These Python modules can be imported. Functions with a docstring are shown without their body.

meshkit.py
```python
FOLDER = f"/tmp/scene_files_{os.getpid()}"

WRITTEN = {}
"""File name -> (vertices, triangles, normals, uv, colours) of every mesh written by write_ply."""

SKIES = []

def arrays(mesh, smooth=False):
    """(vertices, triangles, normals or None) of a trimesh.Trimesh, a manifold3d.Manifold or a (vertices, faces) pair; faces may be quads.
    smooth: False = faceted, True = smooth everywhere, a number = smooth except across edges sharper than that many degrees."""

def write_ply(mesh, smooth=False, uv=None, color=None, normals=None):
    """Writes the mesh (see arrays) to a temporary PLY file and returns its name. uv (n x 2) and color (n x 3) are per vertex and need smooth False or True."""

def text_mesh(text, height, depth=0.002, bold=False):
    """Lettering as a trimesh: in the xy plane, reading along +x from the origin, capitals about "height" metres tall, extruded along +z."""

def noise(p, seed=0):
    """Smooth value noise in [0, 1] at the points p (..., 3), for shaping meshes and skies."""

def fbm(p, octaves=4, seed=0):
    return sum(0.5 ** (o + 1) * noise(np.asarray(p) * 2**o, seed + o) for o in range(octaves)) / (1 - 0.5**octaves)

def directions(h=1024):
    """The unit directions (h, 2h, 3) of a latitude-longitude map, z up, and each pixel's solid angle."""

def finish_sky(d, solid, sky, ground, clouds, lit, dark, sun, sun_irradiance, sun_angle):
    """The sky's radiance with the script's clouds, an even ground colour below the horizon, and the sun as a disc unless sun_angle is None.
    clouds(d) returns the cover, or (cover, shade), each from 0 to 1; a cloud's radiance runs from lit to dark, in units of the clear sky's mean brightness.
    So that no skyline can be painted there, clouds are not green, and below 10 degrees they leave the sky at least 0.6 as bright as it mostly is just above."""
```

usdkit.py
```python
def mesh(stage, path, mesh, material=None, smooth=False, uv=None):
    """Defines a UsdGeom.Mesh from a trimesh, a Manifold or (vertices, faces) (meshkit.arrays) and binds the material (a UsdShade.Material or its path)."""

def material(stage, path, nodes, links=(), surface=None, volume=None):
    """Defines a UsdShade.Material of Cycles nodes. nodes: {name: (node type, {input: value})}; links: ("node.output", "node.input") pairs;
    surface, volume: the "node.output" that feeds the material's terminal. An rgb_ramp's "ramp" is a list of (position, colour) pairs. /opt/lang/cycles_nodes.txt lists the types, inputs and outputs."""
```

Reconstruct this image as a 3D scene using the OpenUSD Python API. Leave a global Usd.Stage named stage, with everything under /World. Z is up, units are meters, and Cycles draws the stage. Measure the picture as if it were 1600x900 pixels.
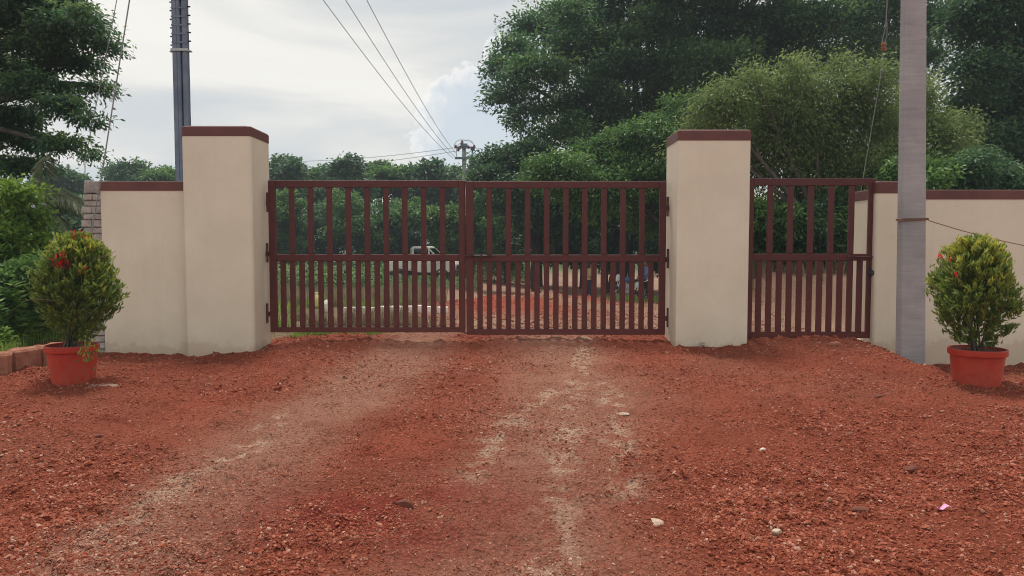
import math, numpy as np, trimesh, manifold3d, usdkit, meshkit
from pxr import Usd, UsdGeom, UsdLux, UsdShade, Sdf, Gf, Vt
from scipy.spatial.transform import Rotation as Rot

stage = Usd.Stage.CreateInMemory()
UsdGeom.SetStageUpAxis(stage, UsdGeom.Tokens.z); UsdGeom.SetStageMetersPerUnit(stage, 1.0)
UsdGeom.Xform.Define(stage, '/World'); UsdGeom.Scope.Define(stage, '/World/Looks')
T = Sdf.ValueTypeNames
PI = math.pi

# ---------------------------------------------------------------- camera
EYE, PITCH, FPX = 1.4, math.radians(3.2), 1160.0
EXPOSURE = 0.18
cam = UsdGeom.Camera.Define(stage, '/World/camera')
cam.AddTranslateOp().Set((0, 0, EYE)); cam.AddRotateXOp().Set(90 - math.degrees(PITCH))
cam.CreateHorizontalApertureAttr(36.0); cam.CreateVerticalApertureAttr(20.25)
cam.CreateFocalLengthAttr(36.0 * FPX / 1600); cam.CreateClippingRangeAttr(Gf.Vec2f(0.05, 5000))
cam.CreateExposureAttr(EXPOSURE)

# ---------------------------------------------------------------- sky and sun
SUN_AZ, SUN_EL = math.radians(-14), math.radians(68)      # azimuth from +y towards +x
SKY_STRENGTH = 0.1
sd = np.array([math.sin(SUN_AZ) * math.cos(SUN_EL), math.cos(SUN_AZ) * math.cos(SUN_EL), math.sin(SUN_EL)])
CUM = np.array([-0.030, 1.0, 0.165]); CUM /= np.linalg.norm(CUM)
usdkit.material(stage, '/World/Looks/sky_look', {
    'tc': ('texture_coordinate', {}),
    'sky': ('sky_texture', {'sky_type': 'single_scattering', 'sun_disc': False, 'sun_elevation': SUN_EL, 'sun_rotation': math.atan2(sd[0], sd[1]), 'aerosol_density': 2.0}),
    'map': ('mapping', {'scale': (1.0, 1.0, 4.4), 'location': (3.1, 0.4, 0.2)}),
    'n': ('noise_texture', {'scale': 2.1, 'detail': 5, 'roughness': 0.5, 'distortion': 0.6}),
    'r': ('rgb_ramp', {'ramp': [(0.0, (4.7, 5.2, 5.6)), (0.36, (5.4, 5.8, 6.05)), (0.48, (6.7, 6.75, 6.6)), (0.60, (8.2, 8.0, 7.5)), (1.0, (9.3, 9.1, 8.6))]}),
    'cover': ('rgb_ramp', {'ramp': [(0.0, (0.86,) * 3), (0.4, (0.92,) * 3), (0.6, (0.97,) * 3), (1.0, (0.98,) * 3)]}),
    'mix': ('mix', {}),
    # one towering cloud low ahead: a lump of noise around one direction of the sky
    'sub': ('vector_math', {'math_type': 'subtract', 'vector2': tuple(CUM)}),
    'squash': ('vector_math', {'math_type': 'multiply', 'vector2': (1.0, 1.0, 1.1)}),
    'len': ('vector_math', {'math_type': 'length'}),
    'n2': ('noise_texture', {'scale': 21.0, 'detail': 7, 'roughness': 0.55}),
    'n2s': ('math', {'math_type': 'multiply_add', 'value2': 0.17, 'value3': -0.085}),
    'd': ('math', {'math_type': 'add'}),
    'm2': ('rgb_ramp', {'ramp': [(0.0, (0.8,) * 3), (0.082, (0.8,) * 3), (0.090, (0.6,) * 3), (0.095, (0, 0, 0)), (1, (0, 0, 0))]}),
    'c2': ('rgb_ramp', {'ramp': [(0.0, (5.3, 6.1, 6.9)), (0.06, (5.7, 6.4, 7.1)), (0.078, (6.9, 7.3, 7.6)), (0.09, (8.8, 8.7, 8.5)), (1, (9, 9, 9))]}),
    'mix2': ('mix', {}),
    'bg': ('background_shader', {'strength': SKY_STRENGTH})},
    [('tc.generated', 'map.vector'), ('map.vector', 'n.vector'), ('n.fac', 'r.fac'), ('n.fac', 'cover.fac'),
     ('cover.color', 'mix.fac'), ('sky.color', 'mix.color1'), ('r.color', 'mix.color2'),
     ('tc.generated', 'sub.vector1'), ('sub.vector', 'squash.vector1'), ('squash.vector', 'len.vector1'),
     ('tc.generated', 'n2.vector'), ('n2.fac', 'n2s.value1'), ('len.value', 'd.value1'), ('n2s.value', 'd.value2'),
     ('d.value', 'm2.fac'), ('d.value', 'c2.fac'), ('m2.color', 'mix2.fac'), ('mix.color', 'mix2.color1'), ('c2.color', 'mix2.color2'),
     ('mix2.color', 'bg.color')], surface='bg.background')
dome = UsdLux.DomeLight.Define(stage, '/World/sky')
UsdShade.MaterialBindingAPI.Apply(dome.GetPrim()).Bind(UsdShade.Material.Get(stage, '/World/Looks/sky_look'))
dome.GetPrim().SetCustomDataByKey('kind', 'structure')
dome.GetPrim().SetCustomDataByKey('label', 'pale overcast sky with a towering cloud low ahead')
dome.GetPrim().SetCustomDataByKey('category', 'sky')
sun = UsdLux.DistantLight.Define(stage, '/World/sun')
sun.CreateNormalizeAttr(True); sun.CreateIntensityAttr(0.9); sun.CreateAngleAttr(14.0); sun.CreateColorAttr(Gf.Vec3f(1.0, 0.95, 0.87))
sun.AddRotateXYZOp().Set((90 - math.degrees(SUN_EL), 0, 180 - math.degrees(SUN_AZ)))

# ---------------------------------------------------------------- helpers
def at(u, v, Y):
    """The point on the plane at distance Y seen at photo pixel (u, v): used to measure the place."""
    a, b = (u - 800) / FPX, (450 - v) / FPX
    c, s = math.cos(PITCH), math.sin(PITCH)
    k = Y / (c + b * s)
    return np.array([a * k, Y, EYE + (b * c - s) * k])

used = {}
def numbered(path):
    n = used.get(path, 0); used[path] = n + 1
    return path if n == 0 else f'{path}_{n:03d}'

def setdata(prim, label=None, category=None, group=None, kind=None):
    for k, v in (('label', label), ('category', category), ('group', group), ('kind', kind)):
        if v: prim.SetCustomDataByKey(k, v)

LOC = {}
def thing(name, label, category, loc=(0, 0, 0), rotz=0.0, group=None, kind=None):
    p = numbered('/World/' + name)
    x = UsdGeom.Xform.Define(stage, p)
    x.AddTranslateOp().Set(Gf.Vec3d(*map(float, loc)))
    if rotz: x.AddRotateZOp().Set(math.degrees(rotz))
    LOC[p] = (np.array(loc, float), rotz)
    setdata(x.GetPrim(), label, category, group, kind)
    return p

def part(parent, name, mesh, mat, smooth=False, local=False, label=None, tint=None, color=None, kind=None):
    """One Mesh prim under parent. mesh is in world coordinates unless local."""
    v, f, n = meshkit.arrays(mesh, smooth)
    root = '/'.join(parent.split('/')[:3])
    if not local and root in LOC:
        loc, rz = LOC[root]
        v = v - loc
        if rz:
            R = Rot.from_euler('z', -rz).as_matrix(); v = v @ R.T
            if n is not None: n = n @ R.T
    p = numbered(parent + '/' + name)
    m = UsdGeom.Mesh.Define(stage, p)
    m.CreatePointsAttr(Vt.Vec3fArray.FromNumpy(v.astype(np.float32)))
    m.CreateFaceVertexCountsAttr(Vt.IntArray.FromNumpy(np.full(len(f), f.shape[1], np.int32)))
    m.CreateFaceVertexIndicesAttr(Vt.IntArray.FromNumpy(f.astype(np.int32).ravel()))
    m.CreateSubdivisionSchemeAttr('none')
    if n is not None:
        m.CreateNormalsAttr(Vt.Vec3fArray.FromNumpy(n.astype(np.float32))); m.SetNormalsInterpolation('vertex')
    api = UsdGeom.PrimvarsAPI(m)
    if tint is not None: api.CreatePrimvar('tint', T.FloatArray, 'vertex').Set(Vt.FloatArray.FromNumpy(np.asarray(tint, np.float32)))
    if color is not None: api.CreatePrimvar('soil', T.Color3fArray, 'vertex').Set(Vt.Vec3fArray.FromNumpy(np.asarray(color, np.float32)))
    UsdShade.MaterialBindingAPI.Apply(m.GetPrim()).Bind(M[mat])
    setdata(m.GetPrim(), label, None, None, kind)
    return p

def single(name, mesh, mat, label, category, group=None, kind=None, smooth=False, tint=None, color=None):
    """A top-level thing that is one mesh."""
    p = part('/World', name, mesh, mat, smooth, True, None, tint, color)
    setdata(stage.GetPrimAtPath(p), label, category, group, kind)
    return p

def scatter(path, protos, pos, quat, scale, idx):
    pi = UsdGeom.PointInstancer.Define(stage, path)
    rel = pi.CreatePrototypesRel()
    for k, (mesh, mat, tint) in enumerate(protos):
        pr = part(path + '/prototypes', 'shape', mesh, mat, local=True, tint=tint)
        rel.AddTarget(pr)
    pi.CreatePositionsAttr(Vt.Vec3fArray.FromNumpy(pos.astype(np.float32)))
    pi.CreateOrientationsAttr(Vt.QuathArray([Gf.Quath(float(q[3]), float(q[0]), float(q[1]), float(q[2])) for q in quat]))
    s = scale if scale.ndim == 2 else np.repeat(scale[:, None], 3, 1)
    pi.CreateScalesAttr(Vt.Vec3fArray.FromNumpy(s.astype(np.float32)))
    pi.CreateProtoIndicesAttr(Vt.IntArray.FromNumpy(idx.astype(np.int32)))
    return pi.GetPrim()

def cbox(lo, hi, ch=0.006):
    """A box with chamfered edges."""
    lo, hi = np.array(lo, float), np.array(hi, float)
    ch = min(ch, 0.45 * (hi - lo).min())
    pts = []
    for s in np.ndindex(2, 2, 2):
        c = np.where(np.array(s) == 1, hi, lo); d = np.where(np.array(s) == 1, -1, 1) * ch
        for k in range(3):
            e = d.copy(); e[k] = 0; pts.append(c + e)
    return trimesh.convex.convex_hull(np.array(pts))

def box(lo, hi):
    return trimesh.creation.box(bounds=np.array([lo, hi], float))

def prism(outline, z0, z1):
    from shapely.geometry import Polygon
    m = trimesh.creation.extrude_polygon(Polygon(outline), z1 - z0); m.apply_translation((0, 0, z0)); return m

def tube(pts, rad, sides=6, cap=True):
    pts = np.asarray(pts, float); n = len(pts)
    rad = np.full(n, rad, float) if np.ndim(rad) == 0 else np.asarray(rad, float)
    t = np.gradient(pts, axis=0); t /= np.maximum(np.linalg.norm(t, axis=1, keepdims=True), 1e-9)
    ref = np.array([0, 0, 1.0]) if abs(t[0, 2]) < 0.9 else np.array([1.0, 0, 0])
    v = []
    for i in range(n):
        a = np.cross(t[i], ref); a /= np.linalg.norm(a); b = np.cross(t[i], a)
        ref = np.cross(a, t[i]) if abs(np.dot(np.cross(a, t[i]), t[i])) < 0.5 else ref
        th = np.arange(sides) * 2 * PI / sides
        v.append(pts[i] + rad[i] * (np.cos(th)[:, None] * a + np.sin(th)[:, None] * b))
    v = np.vstack(v); f = []
    for i in range(n - 1):
        for j in range(sides):
            p, q = i * sides + j, i * sides + (j + 1) % sides
            f += [(p, q, q + sides), (p, q + sides, p + sides)]
    if cap:
        v = np.vstack([v, pts[0], pts[-1]]); e = len(v)
        for j in range(sides):
            f += [(e - 2, (j + 1) % sides, j), (e - 1, (n - 1) * sides + j, (n - 1) * sides + (j + 1) % sides)]
    return trimesh.Trimesh(v, np.array(f), process=False)

def bez(p0, p1, p2, n=8):
    t = np.linspace(0, 1, n)[:, None]
    p0, p1, p2 = map(np.asarray, (p0, p1, p2))
    return (1 - t) ** 2 * p0 + 2 * t * (1 - t) * p1 + t ** 2 * p2

def lathe(profile, n=32):
    return trimesh.creation.revolve(np.array(profile, float), sections=n)

def moved(m, loc=(0, 0, 0), R=None):
    m = m.copy()
    if R is not None: m.vertices = m.vertices @ np.asarray(R).T
    m.apply_translation(loc); return m

cat = trimesh.util.concatenate

# ---------------------------------------------------------------- materials
M = {}
def surf(name, c1, c2, scale=4.0, rough=0.7, bump=0.0, bscale=60.0, spec=0.4, metallic=0.0, detail=5, lo=0.35, hi=0.65):
    nodes = {'g': ('geometry', {}), 'n': ('noise_texture', {'scale': scale, 'detail': detail, 'roughness': 0.6}),
             'r': ('rgb_ramp', {'ramp': [(lo, c1), (hi, c2)]}),
             'p': ('principled_bsdf', {'roughness': rough, 'specular_ior_level': spec, 'metallic': metallic})}
    links = [('g.position', 'n.vector'), ('n.fac', 'r.fac'), ('r.color', 'p.base_color')]
    if bump:
        nodes['b'] = ('noise_texture', {'scale': bscale, 'detail': 4, 'roughness': 0.6})
        nodes['bu'] = ('bump', {'distance': bump, 'strength': 1.0})
        links += [('g.position', 'b.vector'), ('b.fac', 'bu.height'), ('bu.normal', 'p.normal')]
    M[name] = usdkit.material(stage, '/World/Looks/' + name, nodes, links, surface='p.BSDF')

def plaster(name, c1, c2):
    """Painted cement plaster: faint mottling, trowel waves, and a splash zone of red dust at the foot."""
    M[name] = usdkit.material(stage, '/World/Looks/' + name, {
        'g': ('geometry', {}), 'n': ('noise_texture', {'scale': 1.6, 'detail': 6, 'roughness': 0.65}),
        'r': ('rgb_ramp', {'ramp': [(0.3, c1), (0.7, c2)]}),
        'xyz': ('separate_xyz', {}), 'st': ('noise_texture', {'scale': 5.0, 'detail': 5, 'roughness': 0.7}),
        'sm': ('math', {'math_type': 'multiply_add', 'value2': 0.55, 'value3': -0.22}),
        'h': ('math', {'math_type': 'subtract'}),
        'sr': ('rgb_ramp', {'ramp': [(0.0, (0.36,) * 3), (0.06, (0.13,) * 3), (0.24, (0.03,) * 3), (0.4, (0, 0, 0))]}),
        'mx': ('mix', {'color2': (0.27, 0.14, 0.085)}),
        'stm': ('mapping', {'scale': (9.0, 9.0, 0.6)}), 'stn': ('noise_texture', {'scale': 1.0, 'detail': 4, 'roughness': 0.6}),
        'strk': ('rgb_ramp', {'ramp': [(0.5, (1, 1, 1)), (0.8, (0.955, 0.95, 0.945))]}),
        'mul': ('mix', {'mix_type': 'multiply', 'fac': 1.0}),
        'b': ('noise_texture', {'scale': 38.0, 'detail': 5, 'roughness': 0.62}), 'bu': ('bump', {'distance': 0.004, 'strength': 0.8}),
        'p': ('principled_bsdf', {'roughness': 0.75, 'specular_ior_level': 0.25})},
        [('g.position', 'n.vector'), ('n.fac', 'r.fac'), ('g.position', 'xyz.vector'), ('g.position', 'st.vector'),
         ('st.fac', 'sm.value1'), ('xyz.z', 'h.value1'), ('sm.value', 'h.value2'), ('h.value', 'sr.fac'),
         ('g.position', 'stm.vector'), ('stm.vector', 'stn.vector'), ('stn.fac', 'strk.fac'),
         ('r.color', 'mul.color1'), ('strk.color', 'mul.color2'),
         ('mul.color', 'mx.color1'), ('sr.color', 'mx.fac'), ('mx.color', 'p.base_color'),
         ('g.position', 'b.vector'), ('b.fac', 'bu.height'), ('bu.normal', 'p.normal')], surface='p.BSDF')

def dusty(name, c1, c2, scale, rough, top, amount, dust=(0.30, 0.085, 0.05), spec=0.4):
    """Paint or plastic with red dust clinging to its foot and faint scuffs."""
    M[name] = usdkit.material(stage, '/World/Looks/' + name, {
        'g': ('geometry', {}), 'n': ('noise_texture', {'scale': scale, 'detail': 6, 'roughness': 0.65}), 'r': ('rgb_ramp', {'ramp': [(0.32, c1), (0.68, c2)]}),
        'xyz': ('separate_xyz', {}), 'h': ('map_range', {'from_min': -0.1, 'from_max': top, 'to_min': amount, 'to_max': 0.0, 'clamp': True}),
        'n2': ('noise_texture', {'scale': 16.0, 'detail': 6, 'roughness': 0.7}), 'n2r': ('rgb_ramp', {'ramp': [(0.38, (0.15,) * 3), (0.66, (1.6,) * 3)]}),
        'f': ('math', {'math_type': 'multiply', 'use_clamp': True}), 'mx': ('mix', {'color2': dust}),
        'rr': ('map_range', {'from_min': 0.3, 'from_max': 0.7, 'to_min': rough - 0.1, 'to_max': rough + 0.12}),
        'b': ('noise_texture', {'scale': 90.0, 'detail': 3}), 'bu': ('bump', {'distance': 0.0008}),
        'p': ('principled_bsdf', {'specular_ior_level': spec})},
        [('g.position', 'n.vector'), ('n.fac', 'r.fac'), ('g.position', 'xyz.vector'), ('xyz.z', 'h.value'), ('g.position', 'n2.vector'), ('n2.fac', 'n2r.fac'),
         ('h.result', 'f.value1'), ('n2r.color', 'f.value2'), ('f.value', 'mx.fac'), ('r.color', 'mx.color1'), ('mx.color', 'p.base_color'),
         ('n2.fac', 'rr.value'), ('rr.result', 'p.roughness'), ('g.position', 'b.vector'), ('b.fac', 'bu.height'), ('bu.normal', 'p.normal')], surface='p.BSDF')

def leafy(name, dark, mid, light, trans=0.35, rough=0.5, spec=0.35):
    M[name] = usdkit.material(stage, '/World/Looks/' + name, {
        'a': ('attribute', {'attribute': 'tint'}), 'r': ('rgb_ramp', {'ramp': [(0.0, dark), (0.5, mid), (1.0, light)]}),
        'p': ('principled_bsdf', {'roughness': rough, 'specular_ior_level': spec}),
        'hs': ('hsv', {'value': 1.25, 'hue': 0.485}), 't': ('translucent_bsdf', {}), 'm': ('mix_closure', {'fac': trans})},
        [('a.fac', 'r.fac'), ('r.color', 'p.base_color'), ('r.color', 'hs.color'), ('hs.color', 't.color'), ('p.BSDF', 'm.closure1'), ('t.BSDF', 'm.closure2')], surface='m.closure')

plaster('cream_plaster', (0.535, 0.49, 0.385), (0.60, 0.553, 0.443))
surf('maroon_band', (0.085, 0.027, 0.023), (0.112, 0.038, 0.032), 3.0, 0.6, 0.002, 40, 0.35)
dusty('maroon_steel', (0.052, 0.0085, 0.0075), (0.074, 0.0135, 0.0115), 5, 0.55, 1.0, 0.14)
surf('dark_steel', (0.02, 0.018, 0.018), (0.035, 0.03, 0.03), 20, 0.45, 0, 1, 0.5, 0.4)
surf('knob_black', (0.012,) * 3, (0.02,) * 3, 20, 0.3, 0, 1, 0.5)
surf('brick_grey', (0.24, 0.22, 0.20), (0.40, 0.37, 0.34), 14, 0.9, 0.006, 60, 0.2)
surf('mortar', (0.20, 0.185, 0.17), (0.30, 0.28, 0.26), 18, 0.95, 0.008, 50, 0.2)
surf('laterite', (0.20, 0.075, 0.05), (0.33, 0.15, 0.10), 9, 0.95, 0.012, 40, 0.2)
dusty('pot_red', (0.27, 0.021, 0.010), (0.34, 0.032, 0.016), 7, 0.45, 0.32, 0.55)
surf('potting_soil', (0.03, 0.02, 0.014), (0.06, 0.04, 0.03), 30, 0.95, 0.01, 80, 0.2)
surf('bark_grey', (0.06, 0.05, 0.04), (0.14, 0.12, 0.10), 6, 0.9, 0.01, 30, 0.2)
surf('bark_dark', (0.025, 0.021, 0.018), (0.06, 0.05, 0.04), 5, 0.9, 0.01, 30, 0.2)
surf('pole_steel', (0.085, 0.11, 0.155), (0.135, 0.165, 0.215), 3, 0.5, 0.001, 60, 0.4, 0.3)
surf('galvanised', (0.28, 0.29, 0.30), (0.38, 0.39, 0.40), 20, 0.45, 0, 1, 0.5, 0.5)
surf('wire_grey', (0.16, 0.16, 0.165), (0.2, 0.2, 0.205), 5, 0.5, 0, 1, 0.4, 0.3)
surf('rope_brown', (0.14, 0.075, 0.045), (0.2, 0.11, 0.07), 50, 0.9)
surf('porcelain', (0.16, 0.05, 0.03), (0.2, 0.07, 0.04), 10, 0.25)
surf('white_stone', (0.60, 0.55, 0.50), (0.74, 0.69, 0.63), 8, 0.85, 0.01, 30, 0.2)
surf('pale_stone', (0.36, 0.25, 0.18), (0.50, 0.39, 0.30), 20, 0.9, 0.006, 70, 0.2)
surf('dark_clod', (0.10, 0.035, 0.025), (0.17, 0.06, 0.04), 30, 0.95, 0.006, 70, 0.2)
surf('pink_paper', (0.75, 0.25, 0.45), (0.85, 0.4, 0.6), 10, 0.6)
surf('sack_yellow', (0.62, 0.47, 0.16), (0.72, 0.6, 0.3), 10, 0.8, 0.004, 60)
surf('truck_white', (0.42, 0.40, 0.35), (0.58, 0.56, 0.51), 2, 0.35, 0, 1, 0.5)
surf('truck_black', (0.02,) * 3, (0.035,) * 3, 5, 0.6)
surf('tyre_black', (0.018,) * 3, (0.03, 0.028, 0.026), 10, 0.85)
surf('bike_white', (0.6, 0.62, 0.64), (0.66, 0.68, 0.7), 5, 0.3)
surf('bike_blue', (0.05, 0.11, 0.30), (0.06, 0.13, 0.34), 5, 0.3)
surf('lamp_clear', (0.7, 0.7, 0.68), (0.75, 0.75, 0.73), 5, 0.1)
surf('lamp_amber', (0.6, 0.2, 0.03), (0.65, 0.22, 0.04), 5, 0.2)
surf('chrome', (0.5,) * 3, (0.6,) * 3, 5, 0.2, 0, 1, 0.5, 1.0)
surf('skin', (0.17, 0.085, 0.055), (0.20, 0.10, 0.065), 10, 0.6)
surf('hair_black', (0.010, 0.008, 0.007), (0.016, 0.013, 0.011), 40, 0.5)
surf('shirt_tan', (0.36, 0.27, 0.15), (0.42, 0.32, 0.19), 12, 0.85, 0.004, 40)
surf('shirt_blue', (0.10, 0.17, 0.34), (0.14, 0.22, 0.40), 12, 0.85, 0.004, 40)
surf('trousers_navy', (0.018, 0.022, 0.04), (0.03, 0.035, 0.055), 12, 0.85, 0.004, 40)
surf('shoe_black', (0.015,) * 3, (0.025,) * 3, 12, 0.5)
surf('cement_patch', (0.24, 0.15, 0.11), (0.33, 0.235, 0.18), 20, 0.95, 0.006, 60)
# poured concrete of the power pole: horizontal trowel lines and grey mottling
M['pole_concrete'] = usdkit.material(stage, '/World/Looks/pole_concrete', {
    'g': ('geometry', {}), 'm': ('mapping', {'scale': (1.2, 1.2, 14.0)}), 'n': ('noise_texture', {'scale': 2.2, 'detail': 7, 'roughness': 0.7}),
    'n2': ('noise_texture', {'scale': 1.1, 'detail': 5, 'roughness': 0.6}), 'r2': ('rgb_ramp', {'ramp': [(0.3, (0.72, 0.72, 0.76)), (0.7, (1.1, 1.1, 1.12))]}),
    'r': ('rgb_ramp', {'ramp': [(0.2, (0.235, 0.233, 0.232)), (0.5, (0.295, 0.292, 0.288)), (0.8, (0.355, 0.352, 0.345))]}),
    'x': ('mix', {'mix_type': 'multiply', 'fac': 1.0}), 'b': ('noise_texture', {'scale': 45, 'detail': 4}), 'bu': ('bump', {'distance': 0.004}), 'bv': ('bump', {'distance': 0.006, 'strength': 0.6}),
    'p': ('principled_bsdf', {'roughness': 0.85, 'specular_ior_level': 0.25})},
    [('g.position', 'm.vector'), ('m.vector', 'n.vector'), ('n.fac', 'r.fac'), ('g.position', 'n2.vector'), ('n2.fac', 'r2.fac'),
     ('r.color', 'x.color1'), ('r2.color', 'x.color2'), ('x.color', 'p.base_color'), ('g.position', 'b.vector'), ('b.fac', 'bu.height'),
     ('n.fac', 'bv.height'), ('bu.normal', 'bv.normal'), ('bv.normal', 'p.normal')], surface='p.BSDF')
# window glass: clear pane with a reflection
M['glass'] = usdkit.material(stage, '/World/Looks/glass', {'t': ('transparent_bsdf', {'color': (0.55, 0.6, 0.6)}), 'gl': ('glossy_bsdf', {'roughness': 0.03}), 'f': ('fresnel', {'IOR': 1.5}), 'm': ('mix_closure', {})},
    [('f.fac', 'm.fac'), ('t.BSDF', 'm.closure1'), ('gl.BSDF', 'm.closure2')], surface='m.closure')
# soil: colour of each spot from the soil map (red laterite, pale trodden tracks), with grain
M['soil'] = usdkit.material(stage, '/World/Looks/soil', {
    'g': ('geometry', {}), 'a': ('attribute', {'attribute': 'soil'}),
    'n': ('noise_texture', {'scale': 55, 'detail': 6, 'roughness': 0.75}), 'r': ('rgb_ramp', {'ramp': [(0.25, (0.42, 0.40, 0.40)), (0.5, (1, 1, 1)), (0.72, (1.6, 1.65, 1.7))]}),
    'v': ('voronoi_texture', {'scale': 42, 'randomness': 1.0}), 'vr': ('rgb_ramp', {'ramp': [(0.0, (1.2, 1.2, 1.2)), (0.45, (0.95,) * 3), (0.8, (0.6,) * 3)]}),
    'x': ('mix', {'mix_type': 'multiply', 'fac': 0.8}), 'x2': ('mix', {'mix_type': 'multiply', 'fac': 0.55}),
    'vs': ('math', {'math_type': 'multiply_add', 'value2': -0.8, 'value3': 1.0}), 'ad': ('math', {'math_type': 'add'}),
    'bu': ('bump', {'distance': 0.026, 'strength': 1.0}),
    'p': ('principled_bsdf', {'roughness': 0.95, 'specular_ior_level': 0.15})},
    [('g.position', 'n.vector'), ('n.fac', 'r.fac'), ('g.position', 'v.vector'), ('v.distance', 'vr.fac'), ('a.color', 'x.color1'), ('r.color', 'x.color2'),
     ('x.color', 'x2.color1'), ('vr.color', 'x2.color2'), ('x2.color', 'p.base_color'), ('v.distance', 'vs.value1'), ('vs.value', 'ad.value1'), ('n.fac', 'ad.value2'),
     ('ad.value', 'bu.height'), ('bu.normal', 'p.normal')], surface='p.BSDF')
def pebble_mat(name, ramp):
    M[name] = usdkit.material(stage, '/World/Looks/' + name, {
        'o': ('object_info', {}), 'r': ('rgb_ramp', {'ramp': ramp}), 'tc': ('texture_coordinate', {}), 'n': ('noise_texture', {'scale': 1.5, 'detail': 3}),
        'nr': ('rgb_ramp', {'ramp': [(0.3, (0.75,) * 3), (0.7, (1.2,) * 3)]}), 'x': ('mix', {'mix_type': 'multiply', 'fac': 1.0}),
        'p': ('principled_bsdf', {'roughness': 0.9, 'specular_ior_level': 0.2})},
        [('o.random', 'r.fac'), ('tc.object', 'n.vector'), ('n.fac', 'nr.fac'), ('r.color', 'x.color1'), ('nr.color', 'x.color2'), ('x.color', 'p.base_color')], surface='p.BSDF')
pebble_mat('pebble_red', [(0, (0.14, 0.031, 0.016)), (0.4, (0.25, 0.060, 0.031)), (0.82, (0.31, 0.094, 0.053)), (0.96, (0.38, 0.155, 0.105)), (1, (0.44, 0.27, 0.20))])
pebble_mat('pebble_pale', [(0, (0.2, 0.075, 0.05)), (0.4, (0.30, 0.135, 0.09)), (0.85, (0.37, 0.205, 0.145)), (1, (0.48, 0.33, 0.25))])

leafy('leaf_rain_tree', (0.016, 0.055, 0.034), (0.048, 0.122, 0.054), (0.17, 0.275, 0.075), .38)
leafy('leaf_dark', (0.014, 0.048, 0.030), (0.040, 0.102, 0.048), (0.12, 0.21, 0.07), .38)
leafy('leaf_weed', (0.045, 0.11, 0.03), (0.11, 0.23, 0.055), (0.22, 0.37, 0.095), .42)
leafy('leaf_mid', (0.022, 0.070, 0.020), (0.060, 0.150, 0.036), (0.15, 0.27, 0.06), .38)
leafy('leaf_olive', (0.045, 0.088, 0.030), (0.115, 0.182, 0.056), (0.26, 0.335, 0.105), .42)
leafy('leaf_lime', (0.060, 0.13, 0.022), (0.14, 0.27, 0.038), (0.28, 0.40, 0.06), .42)
leafy('leaf_palm', (0.10, 0.13, 0.075), (0.17, 0.21, 0.12), (0.32, 0.34, 0.22))
leafy('leaf_shrub', (0.036, 0.080, 0.020), (0.125, 0.205, 0.040), (0.40, 0.41, 0.065), .42)
leafy('leaf_red', (0.46, 0.02, 0.012), (0.68, 0.035, 0.02), (0.78, 0.09, 0.04))
leafy('grass_green', (0.08, 0.15, 0.032), (0.15, 0.27, 0.05), (0.28, 0.38, 0.09), .42)
leafy('grass_dry', (0.085, 0.075, 0.042), (0.16, 0.14, 0.08), (0.28, 0.24, 0.15))

# ---------------------------------------------------------------- the ground
def sm(x, a, b):
    t = np.clip((x - a) / (b - a), 0, 1); return t * t * (3 - 2 * t)

def P3(x, y, s=1.0, z=0.0):
    return np.stack([np.asarray(x) * s, np.asarray(y) * s, np.full_like(np.asarray(x, float), z)], -1)

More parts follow.
